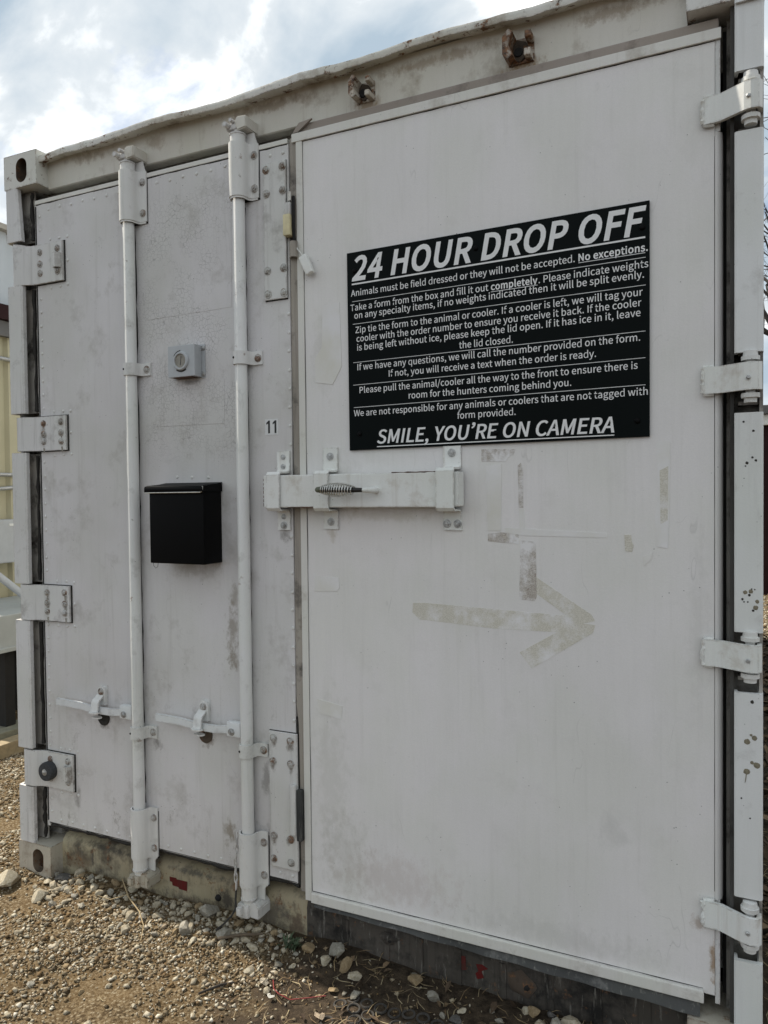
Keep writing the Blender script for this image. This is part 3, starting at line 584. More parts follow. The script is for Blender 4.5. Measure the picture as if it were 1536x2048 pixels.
# ---- lock rods
YR, RR = 0.004, 0.0192
def wrap(xc, rr, left_foot=True, fl=0.058):
    p_ = [(xc+fl, 0.0262), (xc+rr+0.010, 0.0262), (xc+rr+0.003, 0.021), (xc+rr, 0.010)]
    for k in range(0, 13):
        a = -k*math.pi/12; p_.append((xc+rr*math.cos(a), YR+rr*math.sin(a)))
    p_ += [(xc-rr, 0.012)]
    if left_foot: p_ += [(xc-rr-0.001, 0.026)]
    return p_
for ri, xc in enumerate((0.578, 1.017)):
    bm = B(); lathe(bm, [(RR, 0.11), (RR, 2.455), (RR*0.7, 2.465)], (xc, YR, 0), 'Z', 24)
    for v in bm.verts: v.co.x += 0.0015*math.sin(v.co.z*2.1)
    ROD = mk('lock_rod', bm, MT['steel'], CONT, True)
    for (z0, z1, top) in ((2.270, 2.432, True), (0.168, 0.332, False)):
        bm = B(); strip_prism(bm, wrap(xc, 0.0262), 0.005, z0, z1); br = mk('rod_bearing', bm, MT['steel'], ROD, True)
        bm = B(); strip_prism(bm, wrap(xc, 0.0248, True, 0.054), 0.003, z0-0.006, z0+0.022) ; mk('bearing_collar', bm, MT['steel'], br, True)
        bm = B(); lathe(bm, [(0.0235, (z1-0.002) if top else (z0-0.04)), (0.0235, (z1+0.024) if top else (z0+0.003))], (xc, YR, 0), 'Z', 24); mk('bearing_neck', bm, MT['steel'], br, True)
        bm = B(); lathe(bm, [(0.021, 0), (0.0255, 0.002), (0.0255, 0.006), (0.021, 0.008)], (xc, YR, (z1+0.022) if top else (z0-0.046)), 'Z', 24); mk('bearing_washer', bm, MT['hinge'], br, True)
        bm = B(); box(bm, xc-0.036, xc+0.0605, 0.0290, 0.0299, z0-0.006, z1-0.012); mk('sealant', bm, MT['seal'], br)
        zt = z1+0.024 if top else z0-0.048
        bm = B()
        if top: poly_prism(bm, [(xc+0.010, z1-0.004), (xc+0.056, z1-0.004), (xc+0.048, z1+0.018), (xc+0.044, z1+0.034), (xc+0.012, z1+0.034)], 0.024, 0.0288, 'Y')
        else: poly_prism(bm, [(xc+0.010, z0+0.004), (xc+0.056, z0+0.004), (xc+0.044, z0-0.016), (xc+0.044, z0-0.05), (xc+0.012, z0-0.05)], 0.024, 0.0288, 'Y')
        mk('bearing_ear', bm, MT['steel'], br)
        for z in (z0+0.028, z1-0.034): bolt(xc+0.044, 0.0237, z, br)
    for (z0, z1) in ((1.768, 1.808), (0.566, 0.606)):
        bm = B(); strip_prism(bm, wrap(xc, 0.0225, True, 0.062), 0.005, z0, z1); cl = mk('rod_clamp', bm, MT['steel'], ROD, True)
        bolt(xc+0.048, 0.0237, (z0+z1)/2, cl)
        bm = B(); lathe(bm, [(0.0035, -0.001), (0.0035, 0.001)], (xc-0.012, YR-0.0222, (z0+z1)/2), 'Y', 10); mk('clamp_hole', bm, MT['dark'], cl)
        bm = B(); box(bm, xc-0.034, xc+0.0655, 0.0292, 0.0299, z0-0.004, z1+0.004); mk('sealant', bm, MT['hinge'], cl)
    n_ = 46; zs_ = [0.34+(2.25-0.34)*k/n_ for k in range(n_+1)]
    bm = B(); poly_prism(bm, [(xc-0.006, z) for z in zs_] + [(xc+0.0035+random.uniform(-.0015, .0045), z) for z in zs_[::-1]], DY-0.0005, DY+0.0002, 'Y'); mk('rod_contact_shade', bm, MT['seal'], ROD)  # dark strip paints the contact shade on the door behind the rod
    # cam and keeper at the top
    bm = B(); poly_prism(bm, [(xc+0.008, 2.466), (xc+0.040, 2.470), (xc+0.040, 2.506), (xc+0.006, 2.508), (xc-0.004, 2.490)], -0.012, HY+0.002, 'Y'); bmesh.ops.bevel(bm, geom=list(bm.edges), offset=0.003, segments=2, affect='EDGES'); mk('cam_keeper', bm, MT['header'], ROD, True)
    bm = B(); lathe(bm, [(0.013, 2.462), (0.013, 2.474)], (xc, YR, 0), 'Z', 16); box(bm, xc-0.032, xc+0.006, -0.012, 0.012, 2.472, 2.490, 0.003); lathe(bm, [(0.008, -0.03), (0.008, 0.02)], (xc-0.024, 0.0, 2.483), 'Y', 10); lathe(bm, [(0.006, -0.026), (0.006, 0.02)], (xc-0.006, 0.0, 2.494), 'Y', 10); mk('rod_cam', bm, MT['hinge'], ROD, True)
    # cam and keeper at the bottom
    bm = B(); poly_prism(bm, [(xc-0.004, 0.072), (xc+0.044, 0.070), (xc+0.046, 0.104), (xc+0.030, 0.120), (xc+0.0, 0.118)], -0.010, HY+0.002, 'Y'); bmesh.ops.bevel(bm, geom=list(bm.edges), offset=0.003, segments=2, affect='EDGES'); mk('cam_keeper', bm, MT['cast'] if ri == 0 else MT['hinge'], ROD, True)
    bm = B(); box(bm, xc-0.030, xc+0.012, -0.020, 0.014, 0.070, 0.112, 0.006); box(bm, xc-0.024, xc-0.006, -0.034, -0.012, 0.082, 0.108, 0.004); mk('rod_cam', bm, MT['cast'] if ri == 0 else MT['hinge'], ROD, True)
    # locking lever and its catch
    LL = 0.366 if ri == 0 else 0.354
    x0 = xc-LL; zc = 0.648 if ri == 0 else 0.645
    bm = B(); prof = [(xc-0.018, 0.000), (xc-0.06, 0.002), (xc-0.12, 0.006), (xc-0.19, 0.006), (xc-0.26, 0.003), (x0, -0.002)]
    strip_prism(bm, prof, 0.010, zc-0.0115, zc+0.0115)
    for v in bm.verts:
        t = (xc-v.co.x)/LL
        v.co.z += -0.008*math.sin(min(1, t*1.2)*math.pi) + 0.004*t + 0.008*math.cos(t*6.5)*(1-t)
    lv = mk('lock_lever', bm, MT['silver'], ROD, True)
    bm = B(); box(bm, xc-0.066, xc-0.014, -0.012, 0.012, zc-0.020, zc+0.026, 0.005); mk('lever_hub', bm, MT['silver'], lv, True)
    bolt(xc-0.046, -0.012, zc-0.004, lv, BOLTZ)
    xk = xc-0.177
    bm = B(); poly_prism(bm, [(xk+0.018*math.cos(a), zc+0.052+0.018*math.sin(a)) for a in [k*math.pi/8 for k in range(9)]] + [(xk-0.018, zc+0.006), (xk+0.018, zc+0.006)], 0.018, 0.0285, 'Y'); ck = mk('lever_catch', bm, MT['steel'], ROD)
    bm = B(); strip_prism(bm, [(0.018, zc+0.040), (0.010, zc+0.032), (-0.002, zc+0.026), (-0.007, zc+0.016), (-0.0085, zc-0.004), (-0.012, zc-0.012)], 0.005, xk-0.018, xk+0.012, 'X'); mk('catch_hook', bm, MT['steel'], ck, True)
    bm = B(); poly_prism(bm, [(xk-0.004+0.022*math.cos(a), -0.010+0.013*math.sin(a)) for a in [k*math.pi/8 for k in range(16)]], zc-0.016, zc-0.012); mk('catch_tongue', bm, MT['latch'], ck)
    bm = B(); poly_prism(bm, [(xk-0.006+0.020*math.cos(a), 0.004+0.013*math.sin(a)) for a in [k*math.pi/8 for k in range(16)]], zc-0.036, zc-0.032); mk('catch_tongue', bm, MT['steel'], ck)
    bolt(xk, 0.0178, zc+0.052, ck)
    bm = B(); lathe(bm, [(0.026, 0.0296), (0.026, 0.0262), (0.020, 0.0250), (0.013, 0.0262), (0.012, 0.0285)], (xk, 0, zc-0.042), 'Y', 24); mk('rubber_washer', bm, MT['scab'] if ri else MT['seal'], ck, True)
    bm = B(); box(bm, xk-0.021, xk+0.021, 0.0288, 0.0298, zc+0.004, zc+0.074, 0.0); mk('sealant', bm, MT['hinge'], ck)

# ---- right door leaf
bm = B(); box(bm, 1.2155, 2.336, DY, 0.10, 0.168, 2.43, 0.002); RD = mk('door_panel', bm, MT['door'], CONT)
bm = B(); poly_prism(bm, [(2.3362, DY-0.0005), (2.340, DY), (2.346, DY+0.004), (2.351, DY+0.012), (2.353, DY+0.03), (2.353, 0.10), (2.3362, 0.10)], 0.40, 2.20); mk('edge_moulding', bm, MT['door'], CONT, True)
bm = B(); box(bm, 2.3364, 2.347, DY+0.001, 0.10, 0.150, 0.3995); box(bm, 2.3364, 2.347, DY+0.001, 0.10, 2.2005, 2.43); mk('edge_moulding', bm, MT['hinge'], CONT)
bm = B(); box(bm, 1.2065, 1.2275, DY-0.004, DY-0.0005, 0.150, 2.424, 0.001); mk('edge_strip', bm, MT['trim'], CONT)
bm = B(); box(bm, 1.193, 2.349, DY-0.006, DY-0.0005, 2.4085, 2.4335, 0.0015); mk('top_strip', bm, MT['trim'], CONT)
bm = B(); box(bm, 1.214, 2.344, DY+0.004, 0.07, 2.434, 2.462, 0.004)
for v in bm.verts: v.co.y += 0.002*math.sin(v.co.x*17)
mk('top_gasket', bm, MT['gasket_top'], CONT)
bm = B(); poly_prism(bm, [(1.196, 2.436), (1.214, 2.437), (1.262, 2.466), (1.218, 2.462)], DY-0.004, DY+0.003, 'Y'); mk('gasket_corner', bm, MT['gasket_top'], CONT)
bm = B(); box(bm, 1.230, 2.312, DY-0.012, DY-0.0005, 0.149, 0.1785, 0.003); mk('bottom_strip', bm, MT['trim'], CONT)
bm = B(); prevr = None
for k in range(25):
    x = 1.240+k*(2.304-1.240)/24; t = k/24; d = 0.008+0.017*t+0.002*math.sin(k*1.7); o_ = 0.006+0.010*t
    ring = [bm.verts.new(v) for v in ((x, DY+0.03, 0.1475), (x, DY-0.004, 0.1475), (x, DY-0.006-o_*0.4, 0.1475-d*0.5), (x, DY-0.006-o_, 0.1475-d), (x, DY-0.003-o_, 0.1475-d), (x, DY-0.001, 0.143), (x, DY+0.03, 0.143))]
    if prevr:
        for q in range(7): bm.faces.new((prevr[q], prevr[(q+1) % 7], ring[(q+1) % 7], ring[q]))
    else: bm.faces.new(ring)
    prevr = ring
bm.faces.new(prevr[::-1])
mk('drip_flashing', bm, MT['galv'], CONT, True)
bm = B(); box(bm, 2.352, 2.372, 0.08, 0.11, 0.15, 2.45); mk('hinge_side_gasket', bm, MT['dark'], CONT)

def joint(x0, z0, x1, z1, y, w=0.0016):
    n = 30; A_, C_ = [], []
    for k in range(n+1):
        t = k/n; x, z = x0+(x1-x0)*t, z0+(z1-z0)*t; ww = w*random.uniform(.3, 1.15)
        if abs(x1-x0) > abs(z1-z0): A_.append((x, z)); C_.append((x, z-ww))
        else: A_.append((x, z)); C_.append((x+ww, z))
    bm = B(); poly_prism(bm, A_+C_[::-1], y-0.0003, y+0.0003, 'Y'); mk('joint_line', bm, MT['seal'], CONT)
joint(1.2277, 0.18, 1.2277, 2.408, DY, 0.0018); joint(1.23, 0.1806, 2.31, 0.1806, DY, 0.0022); joint(1.23, 2.4083, 2.335, 2.4083, DY, 0.0026)
joint(0.123, 2.4122, 1.175, 2.4122, DY, 0.0040); joint(0.125, 0.1945, 1.175, 0.1945, DY, 0.0035); joint(2.3345, 0.42, 2.3345, 2.19, DY, 0.0009)
# tape ghosts on the right leaf
_tn = [0]
def T(name, pts, mat, th=None):
    _tn[0] += 1; film(name, pts, DY, mat, RD, 0.0004+0.00006*_tn[0])
T('tape_residue', [(1.566, 1.066), (1.60, 1.068), (1.80, 1.062), (2.0, 1.055), (2.03, 1.045), (2.0, 1.012), (1.80, 1.010), (1.585, 1.021), (1.564, 1.040)], MT['tape'])
T('tape_residue', [(1.874, 1.150), (1.902, 1.158), (2.052, 1.062), (2.062, 1.046), (2.020, 1.036), (1.884, 1.128)], MT['tape'], 0.0009)
T('tape_residue', [(1.868, 0.952), (1.900, 0.912), (2.056, 1.016), (2.062, 1.036), (2.012, 1.040)], MT['tape'], 0.0011)
T('tape_residue', [(1.872, 1.246), (1.912, 1.243), (1.914, 1.10), (1.908, 1.088), (1.868, 1.092)], MT['tape_brown'], 0.0013)
T('tape_residue', [(1.768, 1.486), (1.86, 1.484), (1.855, 1.470), (1.84, 1.462), (1.835, 1.452), (1.768, 1.454)], MT['tape_brown'])
T('tape_residue', [(1.784, 1.262), (1.82, 1.266), (1.868, 1.262), (1.868, 1.236), (1.784, 1.242)], MT['tape_brown'])
T('tape_residue', [(1.866, 1.44), (1.874, 1.448), (1.880, 1.43), (1.880, 1.33), (1.868, 1.33)], MT['tape_brown'])
T('tape_residue', [(1.868, 1.328), (1.882, 1.328), (1.884, 1.27), (1.870, 1.27)], MT['residue'])
T('tape_residue', [(1.83, 1.278), (2.09, 1.268), (2.09, 1.256), (1.884, 1.258), (1.83, 1.266)], MT['residue'])
T('tape_residue', [(2.206, 1.49), (2.238, 1.49), (2.236, 1.33), (2.232, 1.232), (2.208, 1.236), (2.203, 1.30), (2.211, 1.36)], MT['residue'])
T('tape_residue', [(2.214, 1.42), (2.234, 1.43), (2.232, 1.30), (2.216, 1.29)], MT['tape'], 0.001)
T('tape_residue', [(2.132, 1.264), (2.148, 1.264), (2.150, 1.246), (2.154, 1.238), (2.150, 1.222), (2.134, 1.224)], MT['tape'])
T('tape_residue', [(2.176, 1.21), (2.198, 1.222), (2.196, 1.206), (2.178, 1.188)], MT['residue'])
T('tape_residue', [(1.78, 1.44), (1.822, 1.446), (1.82, 1.27), (1.784, 1.27)], MT['residue'], 0.0004)
T('tape_residue', [(1.252, 1.130), (1.330, 1.128), (1.334, 1.100), (1.326, 1.088), (1.250, 1.084)], MT['residue'])
T('tape_residue', [(1.254, 0.764), (1.338, 0.752), (1.336, 0.712), (1.258, 0.722)], MT['residue'])
T('tape_residue', [(1.290, 1.92), (1.345, 1.925), (1.350, 1.74), (1.320, 1.69), (1.262, 1.70), (1.262, 1.77), (1.285, 1.80)], MT['residue'], 0.0004)

# right hinges: strap, pin, washers
for i, zc in enumerate((2.246, 1.626, 0.990, 0.368)):
    a, b = zc-0.031, zc+0.031
    bm = B(); strip_prism(bm, [(2.3125, 0.022), (2.322, 0.020), (2.338, 0.0195), (2.352, 0.015), (2.378, -0.002), (2.398, -0.014), (2.410, -0.0175), (2.424, -0.0165), (2.429, -0.008), (2.429, 0.012)], 0.010, a, b)
    o = mk('hinge_strap', bm, MT['latch'], CONT)
    bm = B(); pts = [(2.311+random.uniform(-.002, .002), 0.020, a+0.002+k*0.058/9) for k in range(10)]
    tube(bm, pts, [random.uniform(0.003, 0.0065) for _ in pts], 7); tube(bm, [(2.311, 0.022, b), (2.320, 0.022, b+0.001), (2.334, 0.024, b+0.001)], 0.005, 6); tube(bm, [(2.311, 0.022, a), (2.320, 0.022, a-0.001), (2.334, 0.024, a-0.001)], 0.005, 6)
    mk('weld_bead', bm, MT['latch'], o)
    bm = B(); lathe(bm, [(0.0135, zc-0.058), (0.0135, zc-0.048), (0.0195, zc-0.047), (0.0195, zc-0.037), (0.010, zc-0.0365), (0.010, zc+0.0365), (0.0195, zc+0.037), (0.0195, zc+0.046), (0.016, zc+0.047), (0.015, zc+0.058), (0.008, zc+0.060)], (2.410, 0.004, 0), 'Z', 20); mk('hinge_pin', bm, MT['steel'], o, True)
    bm = B(); lathe(bm, [(0.005, 0.0), (0.005, -0.003), (0.003, -0.005)], (2.405, -0.0222, zc-0.004), 'Y', 10); mk('grease_nipple', bm, MT['zinc'], o)
    bm = B(); pts = [(2.4315, 0.030, a-0.012+k*0.09/10) for k in range(11)]; tube(bm, pts, [random.uniform(0.003, 0.006) for _ in pts], 6); mk('weld_bead', bm, MT['recess'], o)
    bm = B(); box(bm, 2.385, 2.427, 0.030, 0.072, zc-0.060, zc-0.052); box(bm, 2.385, 2.427, 0.030, 0.072, zc+0.054, zc+0.062); mk('hinge_lug', bm, MT['recess'], o)

# mud splashes on the right post
MUD = simple('dry_mud', (0.21, 0.185, 0.13), 0.95, 0, 0.25, 150, 0.5); MUDD = simple('dark_speck', (0.04, 0.036, 0.03), 0.9)
for (x, z, r, mm) in ((2.400, 1.138, .0050, MUD), (2.411, 1.140, .0048, MUD), (2.424, 1.118, .0045, MUD), (2.408, 1.132, .003, MUDD), (2.394, 1.122, .0028, MUDD), (2.421, 1.104, .0055, MUD), (2.416, 1.097, .003, MUDD), (2.397, 1.116, .0018, MUDD), (2.405, 1.116, .002, MUDD), (2.413, 1.146, .0016, MUDD), (2.419, 1.145, .0016, MUDD),
                     (2.414, 0.888, .0042, MUDD), (2.404, 0.796, .0065, MUD), (2.419, 0.806, .006, MUD), (2.412, 0.812, .003, MUD), (2.424, 0.744, .0072, MUD), (2.414, 0.749, .0042, MUD), (2.403, 0.727, .0072, MUD), (2.392, 0.664, .002, MUDD), (2.410, 0.62, .002, MUDD),
                     (2.396, 1.525, .0025, MUDD), (2.416, 1.504, .003, MUDD), (2.403, 1.432, .0035, MUDD), (2.414, 1.444, .0025, MUDD), (2.421, 1.437, .0028, MUDD), (2.400, 1.425, .0018, MUDD)):
    bm = B(); lathe(bm, [(r, 0.0), (r*0.9, -0.0008), (r*0.4, -0.0014)], (x, 0.0002, z), 'Y', 9)
    for v in bm.verts: v.co.x += random.uniform(-1, 1)*r*0.15; v.co.z += random.uniform(-1, 1)*r*0.2
    mk('mud_spot', bm, mm, CONT)
bm = B(); poly_prism(bm, [(2.4015, 0.722), (2.4035, 0.722), (2.401, 0.704), (2.399, 0.700)], -0.0008, 0.0004, 'Y'); mk('mud_spot', bm, MUD, CONT)

# keepers on the header
for xk, big in ((1.427, 0.82), (1.877, 0.95)):
    q = lambda a: xk+a*big
    zq = lambda a: 2.511+a*big
    bm = B(); box(bm, q(-0.036), q(0.036), HY-0.005, HY+0.002, zq(-0.034), zq(0.034), 0.003); o = mk('rod_keeper', bm, MT['lug'], CONT)
    bm = B(); poly_prism(bm, [(q(-0.040), zq(-0.022)), (q(-0.026), zq(-0.036)), (q(-0.012), zq(-0.028)), (q(-0.018), zq(-0.012)), (q(-0.024), zq(0.0)), (q(-0.020), zq(0.018)), (q(-0.012), zq(0.032)), (q(-0.024), zq(0.042)), (q(-0.040), zq(0.024))], 0.004, HY, 'Y'); mk('keeper_jaw', bm, MT['lug'], o)
    for a0, a1, b0, b1 in ((0.016, 0.034, -0.034, -0.014), (0.018, 0.036, 0.014, 0.032)):
        bm = B(); box(bm, q(a0), q(a1), 0.012, HY, zq(b0), zq(b1), 0.004); mk('keeper_tab', bm, MT['lug'], o)
    bm = B(); poly_prism(bm, [(q(-0.022), zq(-0.024)), (q(0.0), zq(-0.030)), (q(0.016), zq(-0.016)), (q(0.026), zq(0.0)), (q(0.014), zq(0.020)), (q(-0.010), zq(0.030)), (q(-0.024), zq(0.012))], HY-0.0085, HY-0.004, 'Y'); mk('keeper_socket', bm, MT['scab'], o)
    bm = B(); lathe(bm, [(0.013, 0.0), (0.011, -0.004)], (q(-0.006), HY-0.008, zq(-0.004)), 'Y', 12); mk('keeper_socket', bm, MT['dark'], o)

# ------------------------------------------------------------------ notice sign
SIGN = thing('notice_sign', (1.784, 0.026, 1.498), 'black notice sign headed 24 HOUR DROP OFF in white letters', 'sign')
SY = 0.0235
bm = B(); poly_prism(bm, [(1.376, 1.496), (2.192, 1.502), (2.193, 2.066), (1.374, 2.058)], SY, DY-0.0004, 'Y'); mk('sign_board', bm, MT['black_sign'], SIGN)
